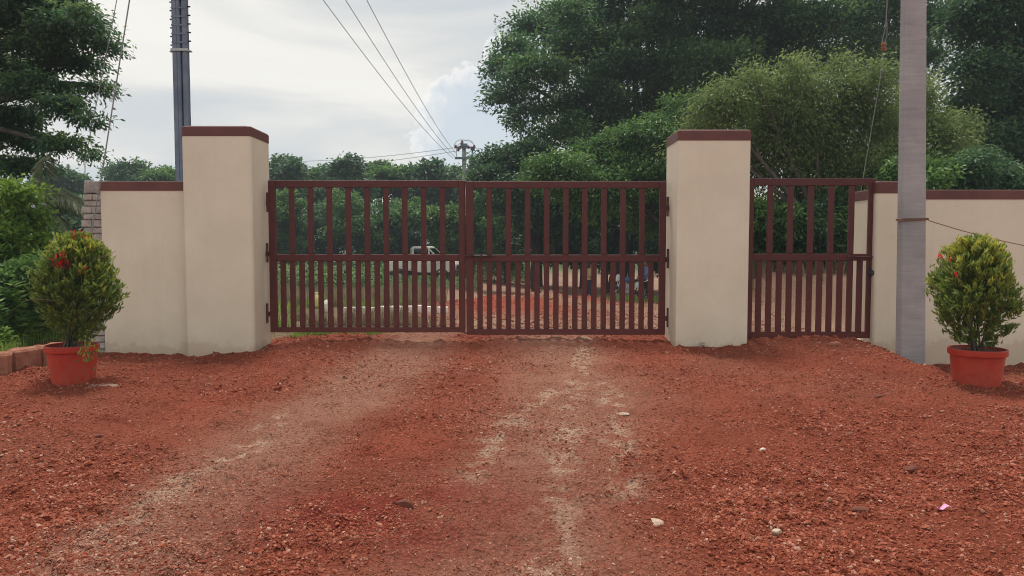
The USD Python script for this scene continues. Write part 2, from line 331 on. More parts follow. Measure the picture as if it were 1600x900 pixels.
def coarse(x, y):
    x, y = np.asarray(x, float), np.asarray(y, float)
    z = 0.10 * np.exp(-((y - 10.6) / 1.0) ** 2) * sm(x, -3.7, -2.6) * (1 - sm(x, 4.9, 5.4))
    z += -0.06 * np.exp(-((x + 4.3) / 1.2) ** 2 - ((y - 9.4) / 1.2) ** 2)
    z += 0.06 * np.exp(-((x - 4.0) / 1.0) ** 2 - ((y - 9.6) / 0.9) ** 2)
    z += -0.25 * sm(x, 4.65, 5.35) * np.exp(-((y - 10.2) / 2.3) ** 2)
    z += -0.06 * sm(x, -6.5, -7.4) * np.exp(-((y - 8.6) / 1.2) ** 2)
    z += 0.75 * sm(x, -6.2, -9.5) * sm(y, 8.0, 10.5) * (1 - sm(y, 20, 30))               # weedy bank on the left
    drop = 0.45 + 0.42 * sm(x, -5, 2)
    z += -drop * sm(y, 16, 31)
    z += 0.85 * np.exp(-((y - 14.6) / 0.9) ** 2) * sm(x, 4.0, 5.0) * (1 - sm(x, 9.5, 12))   # tan earth bank behind the small gate
    z += 0.34 * np.exp(-((x - 0.7) / 1.9) ** 2 - ((y - 17.6) / 1.1) ** 2) * (.5 + meshkit.fbm(P3(x, y, 2.2), 3, 19))                   # low heap of red soil
    return z

def height(x, y):
    x, y = np.asarray(x, float), np.asarray(y, float)
    near = np.exp(-np.maximum(y - 13, 0) / 10)
    z = coarse(x, y) + (meshkit.fbm(P3(x, y, 0.9), 4, 3) - 0.5) * 0.10 * (0.4 + 0.6 * near)
    return z

def fine(x, y):
    return (meshkit.fbm(P3(x, y, 6.0), 4, 9) - 0.5) * 0.06 + np.maximum(meshkit.noise(P3(x, y, 13.0), 21) - 0.55, 0) * 0.07 + np.maximum(meshkit.noise(P3(x, y, 5.0), 22) - 0.62, 0) * 0.10

def ground_at(u, v):
    """Where the view ray of a photo pixel meets the ground."""
    a, b = (u - 800) / FPX, (450 - v) / FPX
    c, s = math.cos(PITCH), math.sin(PITCH)
    d = np.array([a, c + b * s, b * c - s]); p = np.array([0, 0, EYE]); k = EYE / -d[2]
    for _ in range(30):
        q = p + d * k; k += 0.5 * (q[2] - float(height(q[0], q[1]))) / -d[2]
    return p + d * k

def dist_line(x, y, pts):
    d = np.full(np.shape(x), 1e9)
    for (x0, y0), (x1, y1) in zip(pts[:-1], pts[1:]):
        ex, ey = x1 - x0, y1 - y0
        t = np.clip(((x - x0) * ex + (y - y0) * ey) / (ex * ex + ey * ey), 0, 1)
        d = np.minimum(d, np.hypot(x - x0 - t * ex, y - y0 - t * ey))
    return d

def flat_px(pts):
    out = []
    for u, v in pts:
        a, b = (u - 800) / FPX, (450 - v) / FPX
        c, s = math.cos(PITCH), math.sin(PITCH)
        k = EYE / (s - b * c); out.append((a * k, (c + b * s) * k))
    return out
TRACK_L = flat_px([(660, 535), (590, 590), (500, 650), (400, 715), (300, 790), (170, 900)])
TRACK_R = flat_px([(870, 535), (885, 600), (870, 680), (850, 760), (830, 900)])
STREAKS = [flat_px(p) for p in ([(915, 540), (903, 590), (890, 660), (880, 720), (868, 790), (862, 900)], [(870, 610), (825, 640), (775, 690), (735, 750)], [(950, 600), (958, 650), (966, 700), (985, 780)], [(440, 650), (370, 715), (290, 750), (170, 850)])]
def soil_masks(x, y):
    n1 = meshkit.fbm(P3(x, y, 0.8), 4, 31); n2 = meshkit.fbm(P3(x, y, 2.6), 4, 41); n3 = meshkit.fbm(P3(x, y, 11.0), 4, 51)
    tl = np.exp(-(dist_line(x, y, TRACK_L) / 0.50) ** 2); tr = 0.9 * np.exp(-(dist_line(x, y, TRACK_R) / 0.68) ** 2)
    worn = np.clip(1.35 * np.maximum(tl, 0.85 * tr) * (0.45 + 1.1 * n2) + 0.9 * (n1 - 0.52), 0, 1)
    pale = np.zeros_like(worn)
    for s in STREAKS:
        pale = np.maximum(pale, np.exp(-(dist_line(x, y, s) / 0.105) ** 2))
    pale = np.clip((pale * 1.35 + 0.10 * worn) * sm(n3, 0.42, 0.60) * (.35 + .65 * sm(n2, 0.38, 0.58)), 0, 1)
    q = flat_px([(600, 800)])[0]
    red = np.exp(-((x - q[0]) / 0.85) ** 2 - ((y - q[1]) / 0.6) ** 2) * sm(n2, 0.30, 0.52)
    return worn, pale, red, n1, n2
def soil_color(x, y):
    worn, pale, red, n1, n2 = soil_masks(x, y)
    C = lambda c: np.array(c)[None, :] if np.ndim(x) == 1 else np.array(c)
    base = C((0.250, 0.060, 0.032)) * (0.75 + 0.5 * n2[..., None])
    col = base + (C((0.315, 0.148, 0.100)) - base) * (worn * 0.85)[..., None]
    col = col + (C((0.45, 0.295, 0.205)) - col) * (0.92 * pale)[..., None]
    col = col + (C((0.21, 0.030, 0.020)) - col) * (0.9 * red)[..., None]
    # beyond the gate: trodden tan earth, red heap, grassy field on the left, then open land
    far = sm(y, 10.75, 11.3)
    tan = C((0.30, 0.19, 0.13)) * (0.75 + 0.5 * n2[..., None])
    heap = np.clip(np.exp(-((x - 0.3) / 2.2) ** 2 - ((y - 18) / 2.8) ** 2) * 1.6, 0, 1)
    tan = tan + (C((0.30, 0.062, 0.036)) - tan) * (heap * sm(n1, 0.3, 0.5))[..., None]
    grass = np.clip(sm(x + 2.2 * (n1 - 0.5), -0.6 - 0.06 * y, -2.2 - 0.06 * y) * sm(y, 10.6, 12) , 0, 1)
    tan = tan + (C((0.13, 0.115, 0.062)) * (0.7 + 0.6 * n2[..., None]) - tan) * (0.75 * grass)[..., None]
    wild = sm(y, 48, 80)
    tan = tan + (C((0.07, 0.10, 0.03)) - tan) * wild[..., None]
    col = col + (tan - col) * far[..., None]
    bank = sm(x, -6.3, -7.0) * sm(y, 8.2, 8.6)
    col = col + (C((0.07, 0.10, 0.03)) * (0.6 + 0.8 * n2[..., None]) - col) * bank[..., None]
    return col

def axis(lo, hi, step, out_lo, out_hi, grow=1.09):
    core = list(np.arange(lo, hi, step)); a, s = core[-1], step
    while a < out_hi: s *= grow; a += s; core.append(a)
    a, s = core[0], step; pre = []
    while a > out_lo: s *= grow; a -= s; pre.append(a)
    return np.array(pre[::-1] + core)
gx, gy = axis(-7.6, 8.0, 0.031, -700, 700), axis(2.6, 11.2, 0.031, -60, 1200)
GX, GY = np.meshgrid(gx, gy)
fx, fy = GX.ravel(), GY.ravel()
near = (fy > 2) & (fy < 24) & (np.abs(fx) < 12)
gz = height(fx, fy); gz[near] += fine(fx[near], fy[near]) * np.clip((14 - np.abs(fy[near] - 8)) / 8, 0, 1)
nx, ny = len(gx), len(gy)
ii = (np.arange(ny - 1)[:, None] * nx + np.arange(nx - 1)[None, :]).ravel()
gf = np.vstack([np.stack([ii, ii + 1, ii + nx + 1], 1), np.stack([ii, ii + nx + 1, ii + nx], 1)])
single('ground', trimesh.Trimesh(np.stack([fx, fy, gz], 1), gf, process=False), 'soil', 'red laterite gravel ground worn into pale wheel tracks', 'ground', kind='structure', smooth=True, color=soil_color(fx, fy))

# loose gravel
def pebble(seed):
    r = np.random.default_rng(seed)
    v = r.normal(size=(15, 3)); v /= np.linalg.norm(v, axis=1, keepdims=True); v *= 0.8 + 0.4 * r.random((15, 1))
    return trimesh.convex.convex_hull(v * np.array([1.0, 0.55 + 0.35 * r.random(), 0.4 + 0.3 * r.random()]))
rng = np.random.default_rng(7)
def gravel_points(n, ymin, ymax):
    y = ymin * (ymax / ymin) ** rng.random(n); x = (rng.random(n) * 2 - 1) * (0.74 * y + 0.5)
    return x, y
x, y = gravel_points(560000, 2.7, 19.0)
clear = (y > 11.2) & ((x < -3.4 + .15 * (y - 11)) | (x > 5 + .65 * (y - 11)))
inside = ((x < -3.42) & (x > -6.3) & (y > 9.8)) | ((x > 2.18) & (x < 3.2) & (y > 9.86) & (y < 10.6)) | ((x > 4.98) & (y > 10.1)) | ((x < -6.3) & (y > 8.1))
dens = meshkit.fbm(P3(x, y, 1.7), 3, 77)
keep = ~clear & ~inside & (rng.random(len(x)) < np.clip(0.45 + 2.0 * (dens - 0.35), 0.35, 1))
x, y = x[keep], y[keep]
worn, pale, red, _, _ = soil_masks(x, y)
isp = rng.random(len(x)) < np.clip(0.02 + 0.40 * worn + 0.8 * pale + 0.75 * sm(y, 10.8, 11.5) * (1 - np.clip(np.exp(-((x - 0.3) / 2.2) ** 2 - ((y - 18) / 2.6) ** 2) * 1.6, 0, 1)), 0, 0.95)
size = np.clip(rng.lognormal(math.log(0.0050), 0.50, len(x)), 0.0022, 0.017)
patch = meshkit.fbm(P3(x, y, 0.7), 3, 88)
size = size * (0.78 + .4 * sm(patch, .35, .62)) * (1 + 0.3 * (y > 7) + 0.45 * (y > 11.5)) * (0.75 + 0.25 * ~((worn > 0.4) & (pale < .2)))
z = height(x, y) + fine(x, y) + size * 0.15
quat = Rot.from_euler('zxy', np.stack([rng.random(len(x)) * 2 * PI, rng.normal(0, .35, len(x)), rng.normal(0, .35, len(x))], 1)).as_quat()
for nm, sel, mat, lab in (('gravel', ~isp, 'pebble_red', 'loose red laterite gravel strewn over the yard'), ('gravel', isp, 'pebble_pale', 'loose pale gravel strewn along the wheel tracks')):
    p = numbered('/World/' + nm)
    g = scatter(p, [(pebble(k), mat, None) for k in range(5)], np.stack([x, y, z], 1)[sel], quat[sel], size[sel], rng.integers(0, 5, sel.sum()))
    setdata(g, lab, 'gravel', None, 'stuff')

def unit(r, n):
    u = r.normal(size=(n, 3)); return u / np.linalg.norm(u, axis=1, keepdims=True)
def rock(c, r, seed, sq=(1, .8, .55)):
    g = np.random.default_rng(seed); m = trimesh.creation.icosphere(3, 1.0)
    pl = unit(g, 14); h = g.uniform(.62, .95, 14); v = m.vertices.copy()
    for a, b in zip(pl, h):
        o = v @ a - b; v -= np.maximum(o, 0)[:, None] * a * .9
    v *= (0.92 + 0.16 * meshkit.fbm(m.vertices * 2.5 + seed * 7, 3, seed))[:, None]
    return trimesh.Trimesh(v * np.array(sq) * r + c, m.faces, process=False)
for u, v, r, sq, mat, lab in [
        (1020, 822, 0.060, (1.0, .7, .45), 'pale_stone', 'flat pale cream stone in the foreground right of centre'),
        (1214, 833, 0.026, (1.0, .8, .7), 'pale_stone', 'small pale grey stone right of the flat cream stone'),
        (1425, 735, 0.055, (1.0, .7, .5), 'dark_clod', 'dark red clod of earth above the pink scrap'),
        (1345, 800, 0.050, (1.1, .7, .45), 'dark_clod', 'dark red clod of earth left of the pink scrap'),
        (1372, 622, 0.055, (1.0, .7, .5), 'dark_clod', 'dark brown clod of earth in front of the concrete pole'),
        (153, 684, 0.045, (1.0, .7, .5), 'dark_clod', 'dark clod of earth in the red gravel below the left pot'),
        (172, 727, 0.032, (1.0, .7, .6), 'pale_stone', 'whitish pebble on red gravel below the left pot'),
        (973, 648, 0.050, (1.2, .7, .3), 'pale_stone', 'flat whitish stone right of the pale streak, mid yard'),
        (1192, 703, 0.025, (1.0, .6, .5), 'white_stone', 'tiny white stone in the red gravel right of centre'),
        (630, 791, 0.065, (1.0, .7, .5), 'dark_clod', 'deep red lump of soil at the dark red patch'),
        (1305, 540, 0.085, (1.0, .8, .7), 'laterite', 'red stone under the small gate beside the wall foot')]:
    q = ground_at(u, v)
    single('stone' if 'clod' not in lab and 'lump' not in lab else 'earth_clod', rock(q + (0, 0, r * .15), r, u, sq), mat, lab, 'stone' if 'clod' not in lab and 'lump' not in lab else 'clod', smooth=25)
q = ground_at(1474, 802)
g = np.random.default_rng(5)
sx, sy = np.meshgrid(np.linspace(-.035, .035, 7), np.linspace(-.014, .014, 4))
sv = np.stack([sx.ravel() + q[0], sy.ravel() + q[1], q[2] + .03 + .012 * np.sin(sx.ravel() * 90) + .008 * g.random(28)], 1)
sf = [(r * 7 + c, r * 7 + c + 1, r * 7 + c + 8) for r in range(3) for c in range(6)] + [(r * 7 + c, r * 7 + c + 8, r * 7 + c + 7) for r in range(3) for c in range(6)]
top = trimesh.Trimesh(sv, sf, process=False); bot = trimesh.Trimesh(sv - (0, 0, .0015), np.array(sf)[:, ::-1], process=False)
single('paper_scrap', cat([top, bot]), 'pink_paper', 'crumpled pink scrap of wrapper on the gravel', 'litter')

# ---------------------------------------------------------------- pillars
def rounded(x0, x1, y0, y1, r, n=5):
    pts = []
    for cx, cy, a0 in ((x1 - r, y1 - r, 0), (x0 + r, y1 - r, 90), (x0 + r, y0 + r, 180), (x1 - r, y0 + r, 270)):
        for a in np.linspace(a0, a0 + 90, n):
            pts.append((cx + r * math.cos(math.radians(a)), cy + r * math.sin(math.radians(a))))
    return pts
def softtop(outline, z0, z1, r=0.03):
    """A block on this outline with rounded upper edges."""
    from shapely.geometry import Polygon
    p = Polygon(outline); ms = []
    levels = [(0, z0), (0, z1 - r), (r * 0.13, z1 - r * 0.5), (r * 0.5, z1 - r * 0.13), (r, z1)]
    rings = [np.array(outline)]
    c = np.array(p.centroid.coords[0]); o = np.array(outline)
    ext = (o.max(0) - o.min(0)) / 2
    v, f, n = [], [], len(o)
    for d, zz in levels:
        s = (ext - d) / ext; v.append(np.column_stack([c + (o - c) * s, np.full(n, zz)]))
    v = np.vstack(v)
    for k in range(len(levels) - 1):
        for j in range(n):
            a, b = k * n + j, k * n + (j + 1) % n
            f += [(a, b, b + n), (a, b + n, a + n)]
    v = np.vstack([v, [*c, z0], [*c, z1]]); e = len(v)
    for j in range(n):
        f += [(e - 2, (j + 1) % n, j), (e - 1, (len(levels) - 1) * n + j, (len(levels) - 1) * n + (j + 1) % n)]
    return trimesh.Trimesh(v, np.array(f), process=False)
YF = 9.85
PILLARS = [(at(287, 400, YF)[0], at(395, 400, YF)[0], YF, YF + .77, at(340, 196, YF)[2], at(340, 212.5, YF)[2], .05, 'cream gate pillar with maroon top, left of the double gate'),
           (at(1057, 400, YF)[0], at(1170, 400, YF)[0], YF, YF + .72, at(1110, 202, YF)[2], at(1110, 219.5, YF)[2], .012, 'cream gate pillar with maroon top, between the double and small gates')]
for x0, x1, y0, y1, zt, zb, r, lab in PILLARS:
    t = thing('gate_pillar', lab, 'gate pillar', ((x0 + x1) / 2, (y0 + y1) / 2, 0), group='cream pillars of the gateway')
    part(t, 'shaft', prism(rounded(x0, x1, y0, y1, r), -.5, zb), 'cream_plaster', 30)
    part(t, 'cap', softtop(rounded(x0 - .004, x1 + .004, y0 - .004, y1 + .004, r), zb, zt, .035), 'maroon_band', 30)
q = at(1097, 537, YF)
part('/World/gate_pillar_001', 'socket_box', cbox((q[0] - .035, YF - .012, q[2] - .025), (q[0] + .035, YF - .0015, q[2] + .02), .004), 'brick_grey')

# ---------------------------------------------------------------- left boundary wall with unfinished brick end
XL, XR = at(160, 400, 9.96)[0], PILLARS[0][0]
ZT, ZB = at(220, 283, 9.96)[2], at(220, 298, 9.96)[2]
t = thing('boundary_wall', 'cream boundary wall with maroon top and bare brick end, left of the gate', 'wall', ((XL + XR) / 2, 10.1, 0))
part(t, 'plaster_face', box((XL, 9.96, -.5), (XR - .002, 10.20, ZB)), 'cream_plaster')
part(t, 'coping', softtop([(XR - .002, 10.205), (XL - .01, 10.205), (XL - .01, 9.954), (XR - .002, 9.954)], ZB, ZT, .02), 'maroon_band', 30)
g = np.random.default_rng(3)
row = (ZT + .0) ; k = 0
px_rows = [(282, 303, 131, 1), (303.5, 313, 130, 0), (313.5, 322, 131, 0), (322.5, 333.5, 127, 0), (334, 343, 130, 0), (343.5, 355, 126, 0), (355.5, 365, 130, 0), (365.5, 376.5, 130, 0)]
for (ya, yb, xa, lump) in px_rows + [(376.5 + 10.6 * i, 386.5 + 10.6 * i, 130 if i % 2 == 0 else 127, 0) for i in range(17)]:
    z1, z0, xx = at(145, ya, 9.96)[2], at(145, yb, 9.96)[2], at(xa, 350, 9.96)[0]
    if z0 < -.3: break
    if lump:
        m = cbox((xx, 9.97, z0 + .002), (XL - .002, 10.18, z1), .015); m = m.subdivide().subdivide()
        m.vertices += (meshkit.fbm(m.vertices * 9, 3, 2)[:, None] - .5) * .04
        part(t, 'mortar_lump', m, 'mortar', 40)
        continue
    cut = [xx, XL - .002] if k % 2 else [xx, xx + (XL - xx) * .52, XL - .002]
    for a, b in zip(cut[:-1], cut[1:]):
        dy = g.uniform(-.006, .008)
        m = cbox((a + .003, 9.965 + dy, z0 + .004), (b - .003, 10.19, z1 - .004), .007)
        part(t, 'brick', m, 'brick_grey')
    k += 1
part(t, 'mortar_joint', box((at(132, 350, 9.96)[0], 9.99, -.4), (XL - .004, 10.17, at(145, 303, 9.96)[2])), 'mortar')

# ---------------------------------------------------------------- right boundary wall: end pier, return and long wall
YP = 10.1
XP0, XP1 = at(1367, 400, YP)[0], at(1425, 400, YP)[0]
t = thing('boundary_wall', 'cream boundary wall with maroon top behind the concrete pole, right of the small gate', 'wall', (XP1 + 2, YP + .1, 0))
zpt, zpb = at(1385, 283, YP)[2], at(1385, 302, YP)[2]
part(t, 'end_pier', prism(rounded(XP0, XP1, YP, YP + .28, .04), -.6, zpb), 'cream_plaster', 30)
part(t, 'pier_coping', softtop(rounded(XP0 - .004, XP1 + .004, YP - .004, YP + .284, .04), zpb, zpt, .025), 'maroon_band', 30)
zwt, zwb = at(1520, 296.5, YP + .03)[2], at(1520, 311.5, YP + .03)[2]
part(t, 'plaster_face', box((XP1 - .01, YP + .03, -.7), (16, YP + .25, zwb)), 'cream_plaster')
part(t, 'coping', softtop([(16.02, YP + .256), (XP1 + .006, YP + .256), (XP1 + .006, YP + .024), (16.02, YP + .024)], zwb, zwt, .02), 'maroon_band', 30)
XR1 = XP0 + .02
zrt, zrb = zwt + .02, zwb + .01
part(t, 'return_wall', box((XR1, YP + .29, -.6), (XR1 + .23, YP + .85, zrb)), 'cream_plaster')
part(t, 'return_coping', softtop([(XR1 + .236, YP + .856), (XR1 - .006, YP + .856), (XR1 - .006, YP + .286), (XR1 + .236, YP + .286)], zrb, zrt, .02), 'maroon_band', 30)
# low cream plinth poking out under the small gate
q0, q1 = at(1296, 530, 10.45), at(1372, 530, 10.45)
part(t, 'plinth', cbox((q0[0], 10.42, -.5), (q1[0], 10.6, at(1330, 531, 10.42)[2]), .02), 'cream_plaster')

# ---------------------------------------------------------------- gates of box-section steel
def leaf(name, label, cate, YG, uL, uR, vT, vB, stile_px, rail_px, mid, picks, shorts, wpx, bot_px, group=None, dep=.04):
    X = lambda u: at(u, 400, YG)[0]
    Z = lambda v: at(0, v, YG)[2]
    t = thing(name, label, cate, ((X(uL) + X(uR)) / 2, YG, Z(vB)), group=group)
    y0, y1 = YG - dep / 2, YG + dep / 2
    B = lambda u0, u1, v1, v0, dy=0.0: cbox((X(u0), y0 + dy, Z(v0)), (X(u1), y1 - dy, Z(v1)), .005)
    sl, sr = stile_px
    part(t, 'stile', B(uL, uL + sl, vT, vB), 'maroon_steel'); part(t, 'stile', B(uR - sr, uR, vT, vB), 'maroon_steel')
    e = .002 * FPX / YG * .2
    part(t, 'rail', B(uL + sl + e, uR - sr - e, vT, vT + rail_px, .001), 'maroon_steel')
    part(t, 'rail', B(uL + sl + e, uR - sr - e, mid - rail_px / 2, mid + rail_px / 2, .001), 'maroon_steel')
    part(t, 'rail', B(uL + sl + e, uR - sr - e, vB - bot_px, vB, .001), 'maroon_steel')
    for u in picks:
        part(t, 'picket', B(u - wpx / 2, u + wpx / 2, vT + rail_px + e, mid - rail_px / 2 - e, .006), 'maroon_steel')
        part(t, 'picket', B(u - wpx / 2, u + wpx / 2, mid + rail_px / 2 + e, vB - bot_px - e, .006), 'maroon_steel')
    for u in shorts:
        part(t, 'short_picket', B(u - wpx / 2, u + wpx / 2, mid + rail_px / 2 + e, vB - bot_px - e, .006), 'maroon_steel')
    return t
YG = 10.35
GRP = 'leaves of the maroon double gate'
pk = [457 + 29.35 * i for i in range(9)]
tl = leaf('metal_gate', 'left leaf of the maroon double gate, hinged on the left pillar', 'gate', YG, 421, 727, 282, 519, (11.5, 10), 11, 402.5, pk, [p - 14.7 for p in pk] + [pk[-1] + 14.7], 8.6, 8.5, GRP)
pk = [764.8 + 29.72 * i for i in range(9)]
tr = leaf('metal_gate', 'right leaf of the maroon double gate, hinged on the middle pillar', 'gate', YG - .02, 728.6, 1040, 283, 523, (11.5, 10.5), 11, 403.5, pk, [p - 14.85 for p in pk] + [pk[-1] + 14.85], 8.6, 9.5, GRP)
for t, ux, yy, sgn in ((tl, 418.2, YG, -1), (tr, 1043, YG - .02, 1)):
    for v in ((316, 395, 489) if sgn < 0 else (323, 404, 496)):
        q = at(ux, v, yy)
        h = moved(trimesh.creation.cylinder(.016, .27, sections=12), (q[0], q[1] - .012, q[2]))
        part(t, 'hinge', cat([h, cbox((q[0] - .028, q[1] + .004, q[2] - .05), (q[0] + .028, q[1] + .03, q[2] + .02), .004)]), 'maroon_steel', 35)
# sliding bolt across the meeting stiles
q0, q1 = at(727, 400, YG - .06), at(771, 400, YG - .06)
part(tr, 'bolt', tube([q0 + (0, 0, .003), q1 + (0, 0, .003)], .011, 8), 'dark_steel', 40)
qh = at(748, 407, YG - .06)
part(tr, 'bolt_handle', tube([qh + (0, 0, .06), qh + (0, -.01, 0), qh + (.02, -.012, -.06)], .008, 6), 'dark_steel', 40)
for u in (733, 752, 766):
    q = at(u, 400, YG - .05); part(tr, 'bolt_keeper', cbox(q - (.014, .02, .02), q + (.014, .016, .026), .004), 'maroon_steel')
pk = [1201.8 + 31.65 * i for i in range(5)]
YS = 10.2
ts = leaf('metal_gate', 'small maroon walk gate right of the double gate', 'gate', YS, 1166, 1366.3, 279, 528, (10, 12), 11, 402, pk, [p - 15.8 for p in pk] + [pk[-1] + 15.2], 9.2, 10)
q0, q1 = at(1324, 401, YS - .05), at(1368, 401.5, YS - .05)
part(ts, 'bolt', tube([q0, q1], .010, 8), 'maroon_steel', 40)
q = at(1346, 404, YS - .05); part(ts, 'bolt_handle', tube([q + (0, 0, 0), q + (0, -.01, -.06), q + (.0, -.01, -.14)], .008, 6), 'maroon_steel', 40)
q = at(1361, 426, YS - .03)
part(ts, 'knob', moved(lathe([(0, -.02), (.018, -.02), (.018, 0), (.03, .008), (.036, .03), (.028, .05), (0, .056)], 20), q, Rot.from_euler('x', 90, degrees=True).as_matrix()), 'knob_black', 40)
part(ts, 'lock_plate', cbox(q - (.034, -.005, .07), q + (.034, .0125, .07), .003), 'dark_steel')

# ---------------------------------------------------------------- concrete pole on the right, steel pole on the left
YC = 9.35
b0, b1, c0, c1 = at(1407.5, 570, YC), at(1446.5, 570, YC), at(1413, 0, YC), at(1448.5, 0, YC)
def taper(b0, b1, c0, c1, dep0, dep1, zb, zt):
    s = (zt - b0[2]) / (c0[2] - b0[2]); r = (zb - b0[2]) / (c0[2] - b0[2])
    L = lambda a, c, k: a + (c - a) * k
    v = []
    for k, d in ((r, L(dep0, dep1, r)), (s, L(dep0, dep1, s))):
        a, b = L(b0, c0, k), L(b1, c1, k); zz = zb if k == r else zt; ch = .012
        for X, Y in ((a[0] + ch, YC), (b[0] - ch, YC), (b[0], YC + ch), (b[0], YC + d - ch), (b[0] - ch, YC + d), (a[0] + ch, YC + d), (a[0], YC + d - ch), (a[0], YC + ch)):
            v.append((X, Y, zz))
    return trimesh.convex.convex_hull(np.array(v))
t = thing('power_pole', 'grey tapered concrete pole in front of the right wall', 'pole', ((b0[0] + b1[0]) / 2, YC + .07, 0))
m = taper(b0, b1, c0, c1, .15, .10, -.5, 8.6)
for _ in range(1): pass
part(t, 'shaft', m, 'pole_concrete')
q = at(1420, 342, YC); xl, xr = at(1410.5, 342, YC)[0] - .010, at(1448.5, 342, YC)[0] + .012
zz = q[2]
loop = [(xl, YC - .012, zz), (xr, YC - .012, zz + .005), (xr, YC + .14, zz + .01), (xl, YC + .14, zz), (xl, YC - .012, zz - .005)]
lp2 = [(a, b, c - .022 + .01 * (i % 2)) for i, (a, b, c) in enumerate(loop)]
ro = thing('tie_rope', 'thin brown rope tied round the concrete pole and trailing right along the wall', 'rope', (xl, YC, zz))
part(ro, 'knot_loop', cat([tube(loop, .0075, 5), tube(lp2, .0075, 5)]), 'rope_brown')
e = at(1640, 391, 9.6)
part(ro, 'trailing_line', tube(bez((xr, YC - .01, zz - .02), ((xr + e[0]) / 2, 9.45, (zz + e[2]) / 2 - .075), e, 14), .006, 5), 'rope_brown')

YL = 11.6
xa, xb = at(272, 200, YL)[0], at(295, 200, YL)[0]
W = xb - xa
t = thing('utility_pole', 'dark ribbed steel pole rising behind the left wall', 'pole', ((xa + xb) / 2, YL + .1, 0))
xm = (xa + xb) / 2
part(t, 'channel', cat([cbox((xa, YL, -.5), (xa + W * .30, YL + .02, 9), .004), cbox((xa, YL + .02, -.5), (xa + .014, YL + .09, 9), .004)]), 'pole_steel')
part(t, 'channel', cat([cbox((xb - W * .30, YL, -.5), (xb, YL + .02, 9), .004), cbox((xb - .014, YL + .02, -.5), (xb, YL + .09, 9), .004)]), 'pole_steel')
part(t, 'web', box((xa + .014, YL + .07, -.5), (xb - .014, YL + .082, 9)), 'pole_steel')
part(t, 'conduit_pipe', tube([(xm - .02, YL + .03, -.5), (xm - .02, YL + .03, 9)], .034, 14), 'pole_steel', 40)
part(t, 'conduit_pipe', tube([(xm + .045, YL + .03, -.5), (xm + .045, YL + .03, 9)], .02, 12), 'pole_steel', 40)
zc = at(285, 78, YL)[2]
part(t, 'clamp', cat([cbox((xa - .02, YL - .02, zc - .02), (xb + .02, YL - .002, zc + .025), .006), cbox((xb + .002, YL - .02, zc - .025), (xb + .06, YL + .06, zc - .005), .006), cbox((xa - .04, YL - .01, zc - .03), (xa - .002, YL + .05, zc - .015), .004)]), 'galvanised')
for i, v in enumerate(np.arange(66, -40, -13.5)):
    zz = at(285, v, YL)[2]
    for s, X in ((-1, xa), (1, xb)):
        b = moved(trimesh.creation.cylinder(.012, .05, sections=8), (X + s * .018, YL + .05, zz + .03 * s), Rot.from_euler('y', 90, degrees=True).as_matrix())
        part(t, 'bolt', b, 'dark_steel')
    part(t, 'band', cat([box((xa - .006, YL - .006, zz - .012), (xb + .006, YL - .001, zz + .012))]), 'pole_steel')

# guy wires
def wire(name, pts, r, label, cate, mat='wire_grey', group=None, sides=5):
    return single(name, tube(pts, r, sides), mat, label, cate, group)
wire('guy_wire', [at(212, -60, 9.8), at(158, 280, 9.9), at(145, 350, 9.93), at(136, 440, 9.6), ground_at(126, 560) + (0, 0, -.1)], .009, 'taut grey stay cable crossing the brick end of the left wall', 'cable')
g0, g1 = at(190, -40, 12.4), at(127, 330, 12.4)
wire('guy_wire', [g0, at(174, 45, 12.4), at(133, 250, 12.4), g1 + (0, 0, -1.5)], .007, 'thin stay cable behind the left tree foliage', 'cable')
# stay with egg insulator on the right
YI = 12.2
t = thing('guy_wire', 'thin stay wire with a brown insulator beside the concrete pole', 'cable', at(1347, 285, YI))
part(t, 'upper_wire', tube([at(1388, -30, YI), at(1384, 40, YI), at(1378, 66, YI)], .007, 5), 'wire_grey')
part(t, 'upper_wire', tube([at(1386, 35, YI), at(1386, 50, YI), at(1383, 68, YI)], .005, 5), 'wire_grey')
part(t, 'insulator', moved(lathe([(0, -.07), (.03, -.065), (.045, -.02), (.03, 0), (.045, .03), (.03, .07), (0, .075)], 14), at(1380.5, 73, YI)), 'porcelain', 40)
part(t, 'lower_wire', tube([at(1379, 78, YI), at(1375, 125, YI), at(1348, 280, YI), at(1325, 420, YI)], .005, 5), 'wire_grey')

# ---------------------------------------------------------------- far power pole with crossarms, and the lines that run to it
YD = 47.0
qt, qb = at(725, 226, YD), at(725, 400, YD)
zg = float(height(qt[0], YD))
t = thing('power_pole', 'distant grey power pole with two crossarms above the trees', 'pole', (qt[0], YD, zg))
part(t, 'shaft', tube([(qt[0], YD, zg - .4), (qt[0], YD, qt[2])], [.17, .12], 8), 'pole_concrete')
za, zb_ = at(725, 231, YD)[2], at(725, 247.5, YD)[2]
part(t, 'crossarm', cbox((at(709, 0, YD)[0], YD - .22, za - .06), (at(741, 0, YD)[0], YD - .13, za + .06), .01), 'pole_steel')
part(t, 'crossarm', cbox((at(710, 0, YD)[0], YD - .22, zb_ - .07), (at(740, 0, YD)[0], YD - .13, zb_ + .07), .01), 'pole_steel')
part(t, 'cap_plate', cbox((qt[0] - .22, YD - .25, za + .03), (qt[0] + .22, YD + .2, za + .26), .02), 'pole_steel')
for u, v in ((712, 229), (718, 231), (722, 222), (732, 230), (737, 232), (741, 229), (716, 234), (740, 233)):
    q = at(u, v, YD - .18)
    part(t, 'insulator', moved(lathe([(0, -.1), (.05, -.1), (.1, -.06), (.05, -.02), (.1, .02), (.05, .06), (.07, .1), (0, .12)], 10), q), 'porcelain', 40)
for u in (713, 738.5):
    part(t, 'drop_rod', tube([at(u, 232, YD - .24), at(u, 247, YD - .24)], .02, 5), 'pole_steel')
